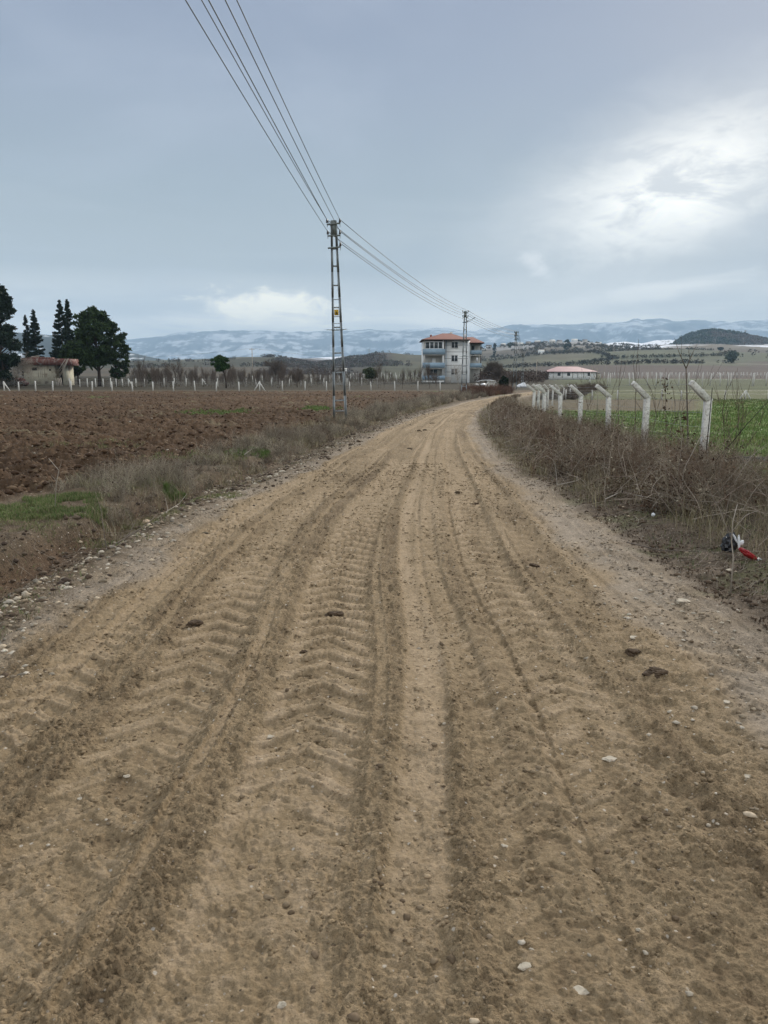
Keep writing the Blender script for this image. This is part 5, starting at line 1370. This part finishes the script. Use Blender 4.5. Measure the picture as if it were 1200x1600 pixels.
def grasses():
    def patch(px, py, rx, ry, n, h, w=.0022, pal=(0, 1, 2, 2, 3), seed=0):
        gx, gy = gnd(px, py); r_ = np.sqrt(rg.random(n)) ; a = rg.uniform(0, 6.283, n)
        x = gx + rx * r_ * np.cos(a); y = gy + ry * r_ * np.sin(a); k = fbm(x, y, .25, 3, 420) > -.25 + .4 * r_ ** 3
        x, y = x[k], y[k]; m = len(x); c = GC[np.array(pal)[rg.integers(0, len(pal), m)]] * rg.uniform(.65, 1.25, (m, 1)); return x, y, h * rg.uniform(.5, 1.2, m), c, np.full(m, w)
    parts = [patch(45, 808, 1.15, .50, 30000, .06, .0022, (0, 1, 2, 3, 4, 4)), patch(110, 788, .6, .42, 9000, .065, .0022, (0, 1, 3, 4)), patch(70, 825, 1.1, .40, 5000, .04, .0022, (3, 4, 4, 2)), patch(230, 800, .5, .5, 4000, .05, .0022, (3, 4, 4)), patch(330, 775, .5, .5, 2500, .04, .0025, (3, 4, 2)), patch(272, 768, .17, .14, 2600, .10, pal=(0, 2, 2)), patch(200, 760, .9, .8, 5000, .07, pal=(2, 3, 4)),
             patch(390, 712, .5, .7, 5500, .09, .004), patch(340, 648, 1.9, 1.7, 7000, .10, .008, (0, 2, 3)), patch(500, 642, 1.1, 1.9, 6000, .10, .008), patch(300, 720, 1.2, 1.0, 3500, .07, .004, (3, 4, 2)), patch(150, 700, 1.2, .8, 1600, .08, .005, (3, 4)),
             patch(1230, 640, 3.0, 3.0, 3000, .14, .007)]
    x, y, h, c, w = [np.concatenate([p[i] for p in parts]) for i in range(5)]
    tag(grass('grass', x, y, h, c, rg, w), kind='stuff')
    # green field behind the angled posts
    n = 120000; y = 8.5 + 60 * rg.random(n) ** 1.5; fx = np.interp(y, FENCE_Y, FENCE_X); u = rg.random(n); x = fx + .15 + u * (np.maximum(y * .60 + 1.0 - fx, 1))
    k = ~((y > 45) & (y < 68) & (x < .42 * y)); x, y = x[k], y[k]; n = len(x); g = fbm(x, y, 1.2, 3, 421)
    dim = 1 - .3 * sstep(y, 50, 68)[:, None]
    pi_ = np.clip((g * 3 + 1.2 + rg.normal(size=n) * .8 + sstep(y, 50, 68) * 1.5).astype(int), 0, 4)
    tag(grass('grass', x, y, (.12 + .07 * g) * rg.uniform(.5, 1.2, n), GC[pi_] * dim * np.array([1.35, 1.25, 1.3]) * rg.uniform(.6, 1.2, (n, 1)), rg, np.interp(y, [8, 20, 60], [.0035, .007, .018])), kind='stuff')
    # right verge: thin mixed grass and straw
    n = 15000; y = 3.0 + 20 * rg.random(n) ** 1.6; x = Rf(y) + .25 + rg.random(n) * 1.9; k = fbm(x, y, .5, 3, 422) > .0; x, y = x[k], y[k]; n = len(x)
    tag(grass('grass', x, y, rg.uniform(.02, .07, n), GC[rg.integers(0, 5, n)] * np.array([1., .85, 1.]) * rg.uniform(.5, 1.0, (n, 1)), rg, .0022, lean=1.4), kind='stuff')
    # tall dry grass through the brambles and weeds
    n = 26000; y = 4.2 + 34 * rg.random(n) ** 1.7; xl = np.interp(y, By, Bx); fx = np.interp(y, FENCE_Y, FENCE_X); x = xl - .15 + (fx + .5 - xl) * rg.random(n); k = fbm(x, y, .6, 3, 424) > .05; x, y = x[k], y[k]; n = len(x)
    DG = np.array([(.34, .29, .18), (.27, .22, .13), (.22, .20, .10), (.40, .35, .24)])
    tag(grass('dry_grass', x, y, rg.uniform(.10, .42, n), DG[rg.integers(0, 4, n)] * rg.uniform(.6, 1.1, (n, 1)), rg, np.interp(y, [4, 12, 38], [.0013, .0022, .005]), lean=.8), kind='stuff')
    n = 26000; y = 5.5 + 46 * rg.random(n) ** 1.6; x = Lf(y) - .75 - rg.random(n) * 1.8; k = (fbm(x, y, .6, 3, 425) > .0) & ~((y < 10.5) & (600 + F * x / y < 130)); x, y = x[k], y[k]; n = len(x)
    tag(grass('dry_grass', x, y, rg.uniform(.06, .26, n), DG[rg.integers(0, 4, n)] * rg.uniform(.6, 1.1, (n, 1)), rg, np.interp(y, [5, 12, 50], [.0014, .0024, .007]), lean=.9), kind='stuff')
    # left shoulder
    n = 9000; y = 4.5 + 24 * rg.random(n) ** 1.6; x = Lf(y) - .05 - rg.random(n) * 1.2; k = fbm(x, y, .45, 3, 423) > .12; x, y = x[k], y[k]; n = len(x)
    tag(grass('grass', x, y, rg.uniform(.015, .05, n), GC[rg.integers(2, 5, n)] * rg.uniform(.5, 1.0, (n, 1)), rg, .0022, lean=1.2), kind='stuff')
    # straw lying on the ploughed field and in the verges
    n = 9000; y = 6 + 60 * rg.random(n) ** 1.7; x = Lf(y) - 2.2 - rg.random(n) * (y * .7); k = fbm(x * .6, y, 1.4, 4, 83, gain=.6) > .0; x, y = x[k], y[k]; n = len(x)
    tag(grass('straw', x, y, rg.uniform(.02, .07, n), np.array([(.26, .22, .15), (.20, .17, .12), (.30, .26, .18)])[rg.integers(0, 3, n)], rg, np.interp(y, [6, 20, 60], [.0022, .005, .012]), lean=2.2), kind='stuff')
grasses()

# ------------------------------------------------------------------ stones and clods
def rock_shape(rg):
    V = np.array([(1, 0, 0), (-1, 0, 0), (0, 1, 0), (0, -1, 0), (0, 0, 1), (0, 0, -1), (.62, .62, .3), (-.62, .62, .3), (.62, -.62, .3), (-.62, -.62, .3), (.6, .6, -.4), (-.6, .6, -.4), (.6, -.6, -.4), (-.6, -.6, -.4)], float)
    T = [(4, 0, 6), (4, 6, 2), (4, 2, 7), (4, 7, 1), (4, 1, 9), (4, 9, 3), (4, 3, 8), (4, 8, 0), (0, 10, 6), (6, 10, 2), (2, 11, 7), (7, 11, 1), (1, 13, 9), (9, 13, 3), (3, 12, 8), (8, 12, 0), (5, 10, 0), (5, 2, 10), (5, 11, 2), (5, 1, 11), (5, 13, 1), (5, 3, 13), (5, 12, 3), (5, 0, 12)]
    return V * rg.uniform(.72, 1.2, (14, 1)), np.array(T)
def rocks(name, x, y, size, cols, rg, mt, flat=.6, sink=.15, smooth=True):
    n = len(x); z = hzs(x, y); J = Join()
    shapes = [rock_shape(rg) for _ in range(9)]; si = rg.integers(0, 9, n); th = rg.uniform(0, 6.283, n); st = rg.uniform(.6, 1.5, n)
    for s_ in range(9):
        k = np.where(si == s_)[0]
        if not len(k): continue
        V0, T = shapes[s_]; c, s2 = np.cos(th[k])[:, None], np.sin(th[k])[:, None]; sz = size[k][:, None]
        a = V0[None, :, 0] * sz * st[k][:, None]; b = V0[None, :, 1] * sz
        X = a * c - b * s2 + x[k][:, None]; Y = a * s2 + b * c + y[k][:, None]; Z = V0[None, :, 2] * sz * flat + z[k][:, None] + sz * flat * (1 - 2 * sink) * .5
        V = np.stack([X, Y, Z], -1).reshape(-1, 3); Q = ((np.arange(len(k)) * 14)[:, None, None] + T[None]).reshape(-1, 3)
        J.add(V, Q); J.C.append(np.repeat(cols[k], 14, 0))
    return tag(J.build(name, mt, smooth=smooth), kind='stuff')
M['rockattr'] = mat('small_stones', (.3, .3, .3), rough=.9, var=.25, nscale=60, attr=True, spec=.2)
SC = np.array([(.40, .345, .265), (.50, .44, .35), (.30, .24, .165), (.24, .185, .125), (.46, .37, .26), (.36, .31, .24)])
def pebbles():
    # left rubble strip
    n = 10500; y = 4.0 + 34 * rg.random(n) ** 1.9; off = rg.normal(size=n) * .30 + np.interp(y, [4, 7, 12, 30], [.42, .42, .40, .35]); x = Lf(y) - off
    k = fbm(x, y, .5, 3, 430) > -.25; x, y = x[k], y[k]; n = len(x)
    rocks('gravel', x, y, .004 + .030 * rg.random(n) ** 4.0, SC[rg.integers(0, 6, n)] * rg.uniform(.35, 1.15, (n, 1)), rg, M['rockattr'], sink=.4)
    n = 5000; y = 4.0 + 34 * rg.random(n) ** 2.0; x = Lf(y) - (rg.normal(size=n) * .38 + np.interp(y, [4, 7, 12, 30], [.85, .8, .55, .45])); k = fbm(x, y, .5, 3, 436) > -.2; x, y = x[k], y[k]; n = len(x)
    rocks('mud_crumbs', x, y, .006 + .036 * rg.random(n) ** 3.0, np.array([(.085, .060, .040), (.06, .042, .030), (.12, .09, .062)])[rg.integers(0, 3, n)], rg, M['rockattr'], flat=.7, sink=.25)
    # road and right shoulder grit
    n = 7500; y = 1.3 + 20 * rg.random(n) ** 2.0; L_, R_ = Lf(y), Rf(y); x = L_ + (R_ - L_) * rg.random(n); k = fbm(x, y, .7, 3, 431) > .0; x, y = x[k], y[k]; n = len(x)
    rocks('gravel', x, y, .0018 + .011 * rg.random(n) ** 6.0, SC[rg.integers(0, 6, n)] * rg.uniform(.7, 1.1, (n, 1)), rg, M['rockattr'], sink=.35)
    n = 5200; y = 2.5 + 26 * rg.random(n) ** 1.9; x = Rf(y) - .25 + rg.normal(size=n) * .40; k = fbm(x, y, .5, 3, 432) > -.2; x, y = x[k], y[k]; n = len(x)
    rocks('gravel', x, y, .003 + .018 * rg.random(n) ** 4.5, SC[rg.integers(0, 6, n)] * rg.uniform(.7, 1.15, (n, 1)), rg, M['rockattr'], flat=.5, sink=.25)
    # crumbs of mud on the road and litter soil right
    n = 9000; y = 1.3 + 22 * rg.random(n) ** 1.9; L_, R_ = Lf(y), Rf(y); x = L_ + (R_ - L_) * rg.random(n); k = fbm(x, y, .45, 4, 433) > .1; x, y = x[k], y[k]; n = len(x)
    rocks('mud_crumbs', x, y, .003 + .013 * rg.random(n) ** 3.5, np.array([(.12, .085, .052), (.16, .115, .073), (.20, .15, .095)])[rg.integers(0, 3, n)], rg, M['rockattr'], flat=.65, sink=.3)
    n = 7000; y = 3.0 + 30 * rg.random(n) ** 1.8; x = Rf(y) + .05 + np.abs(rg.normal(size=n)) * .75; k = fbm(x, y, .5, 3, 434) > -.1; x, y = x[k], y[k]; n = len(x)
    rocks('mud_crumbs', x, y, .004 + .026 * rg.random(n) ** 3.5, np.array([(.085, .058, .038), (.11, .078, .05), (.065, .045, .030)])[rg.integers(0, 3, n)], rg, M['rockattr'], flat=.7, sink=.25)
    n = 60000; y = 1.35 + 13 * rg.random(n) ** 1.7; L_, R_ = Lf(y), Rf(y); x = L_ + (R_ - L_) * rg.random(n); k = (fbm(x, y, .10, 4, 12, gain=.68) > -.02) & (fbm(x * 2, y * .6, .5, 3, 437) > -.25); x, y = x[k], y[k]; n = len(x)
    cc = fieldparts(x[None, :], y[None, :])[1][0] * rg.uniform(.55, 1.1, (n, 1))
    rocks('mud_crumbs', x, y, (.0025 + .0085 * rg.random(n) ** 2.6) * np.interp(y, [1, 4, 14], [.8, 1.2, 2.0]), cc, rg, M['rockattr'], flat=.7, sink=.35)
    # earth clods of the ploughed field
    n = 27000; y = 6.5 + 72 * rg.random(n) ** 1.55; fs = np.interp(y, [0, 6, 9, 14, 24, 60], [3.1, 3.0, 2.9, 2.2, 1.9, 1.6]); x = Lf(y) - fs - .1 - rg.random(n) * (y * .62 + 1.0 - 2)
    k = (fbm(x, y, .8, 3, 435) > -.35); x, y = x[k], y[k]; n = len(x)
    rocks('soil_clods', x, y, .010 + .065 * rg.random(n) ** 2.8, np.array([(.050, .028, .015), (.078, .045, .024), (.110, .067, .038), (.15, .10, .06), (.055, .031, .017)])[rg.integers(0, 5, n)], rg, M['rockattr'], flat=.75, sink=.3)
    n = 900; y = 7 + 60 * rg.random(n) ** 1.6; x = Lf(y) - 2.5 - rg.random(n) * y * .55
    rocks('gravel', x, y, .01 + .03 * rg.random(n) ** 3, SC[rg.integers(0, 6, n)], rg, M['rockattr'], flat=.6)
pebbles()
def rock_thing(name, px, py, w, mt, seed, label, cat='stone', group=None, flat=.6, jit=.22, n=2, rough_=0):
    x, y = gnd(px, py); s_ = w / 2 / F * math.sqrt(y * y + CH * CH) * (.72 if y < 5 else .85)
    return irregular(name, (x, y, hz(x, y) + s_ * flat * (.15 if cat == 'stone' else .55)), (s_, s_ * .8, s_ * flat), mt, seed, n, jit, label, cat, group, rough_=rough_)
rock_thing('stone', 227, 797, 16, M['orangestone'], 1, 'largest tan stone on the left verge, beside the dry weeds', flat=.75)
rock_thing('stone', 239, 803, 7, M['stone'], 2, 'small white stone just right of the largest tan stone')
SG = 'pale stones in the rubble along the left road edge'
SL = 'pale stone in the strip of rubble along the left edge of the road'
rr = random.Random(12)
for i, (px, py, w) in enumerate(((197, 822, 14), (208, 828, 11), (172, 826, 9), (183, 832, 9), (225, 838, 9), (235, 845, 8), (180, 850, 10), (202, 857, 11), (160, 860, 11), (186, 865, 9), (120, 870, 8), (76, 896, 14), (50, 902, 8), (97, 904, 9), (26, 898, 8), (10, 910, 9),
        (23, 944, 10), (46, 923, 13), (26, 951, 8), (100, 918, 12), (110, 921, 8), (5, 930, 8), (66, 912, 8), (36, 932, 8), (275, 780, 9), (262, 790, 9), (291, 775, 8), (345, 752, 8), (322, 762, 8), (300, 771, 7), (215, 846, 7), (150, 873, 8), (134, 878, 8), (90, 885, 8))):
    rock_thing('stone', px + rr.uniform(-2, 2), py, w, M['stone'], 100 + i, SL, group=SG, flat=rr.uniform(.4, .7))
for i, (px, py, w, lb) in enumerate(((356, 745, 13, 'left and bigger of two white stones by the road edge below the grey weeds'), (336, 757, 10, 'white jagged stone left of the pair by the road edge'), (388, 740, 12, 'flat pale stone lying right of the white pair'), (421, 746, 10, 'pale stone at the left of the small stone heap on the shoulder'), (432, 744, 9, 'pale stone in the middle of the small stone heap on the shoulder'),
        (440, 737, 13, 'flat stone at the right of the small stone heap on the shoulder'), (486, 717, 8, 'single white stone alone on the left shoulder'), (458, 708, 8, 'white stone at the foot of the grey weeds further along the left shoulder'), (512, 700, 8, 'small white stone on the pale shoulder before the nearest pole'))):
    rock_thing('stone', px, py, w, M['stone'], 200 + i, lb, flat=.55)
for i, (px, py, w, lb, fl) in enumerate(((1065, 944, 26, 'long flat white stone on the right gravel shoulder', .25), (1120, 958, 12, 'short flat white stone right of the long one on the gravel shoulder', .35), (1128, 977, 10, 'pale stone on the gravel shoulder below the pair', .4), (990, 1005, 20, 'pale flat stone sunk in the mud left of the gravel shoulder', .35), (1040, 1016, 11, 'small flat pale stone in the mud edge', .4),
        (953, 1184, 26, 'thin white stone splinter lying in the mud right of centre', .18), (908, 1546, 26, 'white chip of stone near the bottom edge', .3), (820, 1506, 24, 'broad pale stone half buried near the bottom of the road', .2), (441, 1560, 20, 'white stone near the bottom left of centre', .5), (423, 1146, 17, 'white chip on the dark left track', .3), (198, 1208, 13, 'small white stone on the left of the road', .5),
        (125, 1240, 12, 'small dull stone on the far left of the road', .4), (788, 1321, 13, 'pale pebble in the mud right of centre', .5), (998, 1452, 10, 'round white pebble at lower right', .7), (849, 1238, 12, 'narrow pale stone on the right track', .3), (1136, 1105, 18, 'flat pale stone at the right edge of the mud', .35), (1168, 1216, 18, 'round grey stone at the right side of the road', .6), (694, 1133, 9, 'white pebble in the middle of the road', .5), (1139, 898, 14, 'pale stone in the litter below the plastic bag', .4))):
    rock_thing('stone', px, py, w, M['stone'], 300 + i, lb, flat=fl, jit=.3)
for i, (px, py, w, lb) in enumerate(((521, 957, 28, 'dark mud clod lying on the middle track'), (303, 974, 30, 'flat dark mud clod on the left track'), (1023, 1062, 40, 'biggest dark mud clod on the right side of the road'), (987, 1026, 28, 'dark mud clod just above the biggest one'), (835, 882, 16, 'brown clod at the edge of the right tracks'), (473, 1018, 16, 'small clod below the middle mud clod'),
        (741, 786, 13, 'small dark clod on the road further away at right'), (640, 701, 9, 'small dark clod far along the middle of the road'), (560, 690, 9, 'dark clod on the pale left shoulder far along'), (655, 676, 9, 'dark clod among the far tracks'), (664, 673, 8, 'dark clod just right of another far along the tracks'), (675, 661, 8, 'tiny dark clod on the crown of the far road'), (548, 695, 8, 'dark clod left of another on the pale shoulder'), (715, 770, 10, 'small brown clod on the right track before the bend'))):
    o = rock_thing('mud_clod', px, py, w, M['clod'], 400 + i, lb, 'clod', flat=.46, jit=.30, n=4, rough_=.16)

# ------------------------------------------------------------------ saplings, tall weeds and sticks
def stem_thing(name, label, cat, Y, pts, r0, r1=None, mt='twig', extra=(), group=None, leaves=0, seed=1, leafmat='dark'):
    """pts: photo pixels followed at distance Y"""
    P = [at(px, py, Y) for px, py in pts]; zb = hz(P[0].x, P[0].y); base = Vector((P[0].x, P[0].y, zb - .03))
    root = empty(name, base, 0, label, cat, group)
    P = [Vector((0, 0, 0))] + [p - base for p in P[(1 if P[0].z - zb < .15 else 0):]]
    n = len(P); m = MB(); m.tube(P, [r0 + ((r1 or r0 * .25) - r0) * i / (n - 1) for i in range(n)], 5); m.build('stem', M[mt], root)
    for e in extra:
        Q = [at(px, py, Y + (e[2] if len(e) > 2 else 0)) - base for px, py in e[0]]
        MB().tube(Q, [e[1] * (1 - .75 * i / (len(Q) - 1)) for i in range(len(Q))], 5).build('branch', M[mt], root)
    if leaves:
        rg = np.random.default_rng(seed); top = P[-1]; L_ = np.array([P[max(1, int(len(P) * .4)) + 0] if len(P) > 2 else P[0]]); T_ = []
        for _ in range(leaves):
            i = rg.integers(max(1, len(P) // 2), len(P)); p = P[i - 1].lerp(P[i], rg.random()); T_.append(np.array(p) + rg.normal(size=3) * np.array([.05, .05, .03]))
        V, Q = quads_np(np.array(T_), rg.uniform(.012, .03, leaves), rg, 1.6); mesh_np('dead_leaves', V, Q, M[leafmat], root)
    return root
stem_thing('bare_sapling', 'tall bare sapling with wide V fork behind the nearest angled posts', 'sapling', 15.5, [(1075, 680), (1074, 640), (1073, 605), (1072, 575)], .020, .012, extra=(([(1072, 576), (1066, 562), (1060, 548), (1054, 528)], .011), ([(1072, 576), (1078, 562), (1083, 550), (1090, 536)], .011), ([(1078, 562), (1076, 548), (1079, 535)], .006), ([(1064, 558), (1065, 540), (1064, 524)], .005)), mt='bark')
stem_thing('bare_sapling', 'thin straight bare sapling between the third and fourth angled posts', 'sapling', 19, [(992, 680), (993, 630), (994, 580), (998, 530)], .012, .004, extra=(([(993, 620), (999, 580), (998, 560)], .006), ([(993, 600), (989, 560), (993, 541)], .006)), mt='twig')
stem_thing('bare_sapling', 'thin bare sapling right of the fourth angled post', 'sapling', 22, [(966, 660), (966, 620), (968, 590), (972, 560)], .012, .004, mt='twig', extra=(([(967, 605), (975, 580), (982, 550)], .006),))
stem_thing('bare_sapling', 'group stem of brown twigs before the pink roofed shed', 'sapling', 40, [(934, 620), (935, 605), (934, 590), (933, 575)], .03, .01, mt='timber', extra=(([(935, 600), (942, 585), (948, 565)], .015), ([(934, 598), (927, 585), (925, 570)], .015), ([(935, 604), (930, 590), (928, 580)], .02)))
for i, (px, Y, yt, lb) in enumerate(((1154, 13.5, 570, 'right of the nearest angled post'), (1138, 12.6, 575, 'just right of the nearest angled post, thinner'), (1160, 11.5, 590, 'at the right edge, leaning over the green field'), (1022, 16, 572, 'beside the second angled post'), (1040, 17, 560, 'between the first and second angled posts'), (905, 26, 580, 'behind the fourth angled post'), (920, 28, 572, 'left of the third angled post'), (953, 24, 566, 'behind the third angled post'))):
    x = X_of(px, Y, 640); H = at(px, yt, Y).z - hz(x, Y)
    bare_tree('bare_shrub', x, Y, H, 'thin upright leafless shrub ' + lb, 'shrub', 'leafless shrubs along the angled post fence', 500 + i, mt='twig', n1=2, depth=2, r0=.010, trunk=.35, spread=.40, up=1.2)
stem_thing('dock_weed', 'tall brown weed with dark curled leaves between the two nearest angled posts', 'weed', 13.2, [(1040, 700), (1041, 660), (1040, 620), (1039, 592)], .008, .003, mt='twig', leaves=70, seed=3, leafmat='clod')
stem_thing('dock_weed', 'weed with dark leaf rosettes in front of the brambles near the posts', 'weed', 9.6, [(1055, 760), (1063, 715), (1066, 680), (1062, 648)], .006, .003, mt='timber', leaves=46, seed=4, leafmat='clod', extra=(([(1064, 705), (1078, 690), (1084, 676)], .003), ([(1065, 690), (1050, 675), (1044, 668)], .003)))
stem_thing('dead_stick', 'thin black stick standing against the nearest angled post', 'stick', 11.0, [(1101, 760), (1104, 700), (1108, 660), (1113, 606)], .010, .005, mt='dark')
stem_thing('dead_stick', 'long dark stick leaning up to the right over the green field', 'stick', 10.0, [(1118, 720), (1145, 690), (1165, 665), (1202, 625)], .009, .004, mt='dark')
stem_thing('dead_stick', 'pale straight stick leaning right below the nearest angled post', 'stick', 9.2, [(1068, 735), (1078, 715), (1088, 695), (1098, 676)], .007, .004, mt='timber')
stem_thing('dead_stick', 'pale forked stick standing over the plastic bag', 'stick', 5.6, [(1146, 872), (1143, 845), (1145, 815), (1152, 788)], .007, .003, mt='timber', extra=(([(1143, 842), (1130, 812), (1122, 790)], .003), ([(1144, 830), (1165, 805), (1190, 795)], .003)))
stem_thing('dead_stick', 'bare pale branch rising from the left weeds above the green patch', 'stick', 9.0, [(84, 780), (88, 755), (92, 735), (76, 716)], .006, .003, mt='timber', extra=(([(88, 752), (80, 742)], .003), ([(92, 735), (96, 722)], .003)))
def lying_branch(label, pts, r, z=.03, mt='timber', twigs=()):
    P = [Vector((*gnd(*p), 0)) for p in pts]; P = [Vector((p.x, p.y, hz(p.x, p.y) + z)) for p in P]
    o = empty('fallen_branch', P[0], 0, label, 'branch'); 
    MB().tube([p - P[0] for p in P], [r * (1 - .7 * i / (len(P) - 1)) for i in range(len(P))], 6).build('stem', M[mt], o)
    for t in twigs:
        Q = [Vector((*gnd(*p), 0)) for p in t]; Q = [Vector((p.x, p.y, hz(p.x, p.y) + z + .05 * i)) - P[0] for i, p in enumerate(Q)]
        MB().tube(Q, [r * .5, r * .15] if len(Q) == 2 else [r * .5, r * .3, r * .15], 5).build('twig', M[mt], o)
    return o
lying_branch('dead branch lying over the litter toward the red bag', [(980, 852), (1030, 862), (1085, 870), (1130, 880), (1172, 893)], .006, .03, 'bark', twigs=([(1085, 870), (1120, 850)], [(1030, 862), (1010, 840)]))
lying_branch('crooked dead branch with twigs beside the left weeds', [(135, 848), (165, 836), (198, 822), (228, 806), (246, 790)], .010, .05, 'bark', twigs=([(165, 836), (158, 806), (150, 790)], [(198, 822), (215, 800)]))
lying_branch('small twiggy branch beside the largest tan stone', [(246, 798), (262, 786), (280, 776)], .009, .04, 'timber', twigs=([(262, 786), (258, 774)], [(280, 776), (292, 770)]))
lying_branch('bare branch arching over the dry weeds at the left verge', [(382, 722), (392, 714), (398, 705)], .008, .1, 'timber', twigs=([(392, 714), (404, 712)],))
lying_branch('pale thin branch in front of the brambles at right', [(870, 770), (900, 765), (925, 752)], .008, .12, 'timber', twigs=([(870, 770), (866, 735)], [(900, 765), (905, 740)]))
lying_branch('dead branch poking out of the brambles at centre right', [(945, 800), (970, 790), (1000, 800), (1040, 806)], .008, .14, 'timber', twigs=([(970, 790), (965, 760)], [(1000, 800), (1010, 770)]))

# ------------------------------------------------------------------ rubbish and net rolls
def crumple(name, c, size, mt, seed, label=None, cat=None, parent=None, rot=(0, 0, 0), n=3):
    import bmesh
    bm = bmesh.new(); bmesh.ops.create_icosphere(bm, subdivisions=n, radius=1.0); rr = random.Random(seed); ph = [rr.uniform(0, 6) for _ in range(12)]
    for v in bm.verts:
        p = v.co.copy(); w = abs(math.sin(p.x * 5 + ph[0] + 2 * math.sin(p.z * 3 + ph[1]))) * .22 + abs(math.sin(p.z * 7 + ph[2] + p.y * 4)) * .16 + abs(math.sin(p.y * 9 + ph[3] + p.x * 3)) * .10
        v.co = Vector((p.x * size[0], p.y * size[1], p.z * size[2])) * (.72 + w)
    me = bpy.data.meshes.new(name); bm.to_mesh(me); bm.free(); me.materials.append(mt); o = bpy.data.objects.new(name, me); C.objects.link(o)
    o.location = c; o.rotation_euler = rot
    if parent is not None: o.parent = parent
    else: tag(o, label, cat)
    return o
x, y = gnd(1138, 872); z = hz(x, y)
crumple('rubbish_bag', (x, y, z + .085), (.072, .06, .105), M['blackbag'], 3, 'crumpled black plastic bag lying under the brambles at right', 'bag', rot=(0, .15, .3))
x, y = gnd(1168, 888); z = hz(x, y)
t = empty('plastic_wrapper', (x, y, z), 0, 'torn red and white plastic wrapper beside the black bag', 'wrapper')
crumple('red_panel', (-.005, 0, .055), (.105, .032, .026), M['redbag'], 5, parent=t, rot=(0, math.radians(32), .1))
crumple('white_end', (.105, 0, -.0), (.034, .028, .018), M['whitebag'], 6, parent=t, rot=(0, math.radians(30), .1), n=2)
crumple('white_panel', (-.085, .02, .16), (.011, .010, .062), M['whitebag'], 7, parent=t, rot=(0, -.1, 0))
crumple('white_panel', (-.115, .03, .19), (.008, .010, .045), M['whitebag'], 8, parent=t, rot=(0, -.5, 0), n=2)
crumple('white_panel', (-.05, .04, .15), (.018, .014, .022), M['whitebag'], 9, parent=t, rot=(0, .5, 0), n=2)
x, y = gnd(1020, 815); crumple('paper_scrap', (x, y, hz(x, y) + .03), (.022, .02, .022), M['whitebag'], 10, 'small crumpled white scrap at the foot of the brambles', 'litter', n=2)
def net_roll(label, pts, r, Y0):
    P = [Vector((X_of(px, Y, py), Y, 0)) for px, py, Y in pts]; P = [Vector((p.x, p.y, hz(p.x, p.y) + r * .8)) for p in P]
    m = MB(); rad = [r * (.35 + .65 * math.sin(math.pi * min(1, (i + .6) / (len(P) - .2))) ** .5) for i in range(len(P))]
    m.tube(P, rad, 12); o = m.build('net_roll', M['mesh_roll'], smooth=True); tag(o, label, 'net roll'); o.modifiers.new('s', 'SUBSURF').render_levels = 2
    tx = bpy.data.textures.new('lumps', 'CLOUDS'); tx.noise_scale = .12; d = o.modifiers.new('d', 'DISPLACE'); d.texture = tx; d.strength = r * .9; d.mid_level = .5; d.texture_coords = 'GLOBAL'
    return o
net_roll('long speckled grey net roll lying in the grass at the right edge', [(1128, 690, 15.5), (1150, 686, 15.7), (1175, 683, 15.8), (1205, 684, 15.7), (1245, 684, 15.5), (1290, 686, 15.2)], .105, 15)
net_roll('speckled grey net roll lying behind the third angled post', [(940, 655, 21.5), (956, 650, 21.6), (975, 652, 21.2), (990, 658, 20.8), (1002, 664, 20.4)], .12, 21)

# ------------------------------------------------------------------ leaf and twig litter
def litter():
    rg = np.random.default_rng(99)
    for nm, n, side in (('leaf_litter', 15000, 1), ('leaf_litter', 7000, -1)):
        y = 3.2 + 26 * rg.random(n) ** 1.8
        if side > 0: x = Rf(y) + .1 + np.abs(rg.normal(size=n)) * .9
        else: x = Lf(y) - .35 - np.abs(rg.normal(size=n)) * .7
        k = fbm(x, y, .4, 3, 440 + side) > -.15; x, y = x[k], y[k]; m = len(x)
        P = np.stack([x, y, hzs(x, y) + .006], 1); V, Q = quads_np(P, rg.uniform(.004, .014, m), rg, 1.5, 2.0)
        c = np.array([(.10, .068, .045), (.16, .12, .08), (.065, .045, .033), (.24, .20, .15), (.12, .085, .06)])[rg.integers(0, 5, m)] * rg.uniform(.7, 1.2, (m, 1))
        tag(mesh_np(nm, V, Q, M['leafattr'], color=np.repeat(c, 4, 0)), kind='stuff')
    n = 3600; y = 3.2 + 26 * rg.random(n) ** 1.7; x = Rf(y) + .25 + np.abs(rg.normal(size=n)) * .8
    n2 = 1500; y2 = 4.5 + 26 * rg.random(n2) ** 1.7; x2 = Lf(y2) - .55 - np.abs(rg.normal(size=n2)) * .5; x = np.concatenate([x, x2]); y = np.concatenate([y, y2]); n = len(x)
    th = rg.uniform(0, 3.1416, n); L_ = rg.uniform(.04, .22, n); P0 = np.stack([x, y, hzs(x, y) + .010], 1)
    P1 = P0 + np.stack([np.cos(th) * L_, np.sin(th) * L_, rg.normal(size=n) * .012], 1); P1[:, 2] = hzs(P1[:, 0], P1[:, 1]) + rg.uniform(.006, .035, n)
    V, Q = segs_np(P0, P1, np.full(n, .0022), np.full(n, .0012)); c = np.array([(.20, .165, .13), (.28, .24, .19), (.11, .08, .065)])[rg.integers(0, 3, n)]
    tag(mesh_np('twig_litter', V, Q, M['leafattr'], color=np.repeat(c, 6, 0)), kind='stuff')
litter()
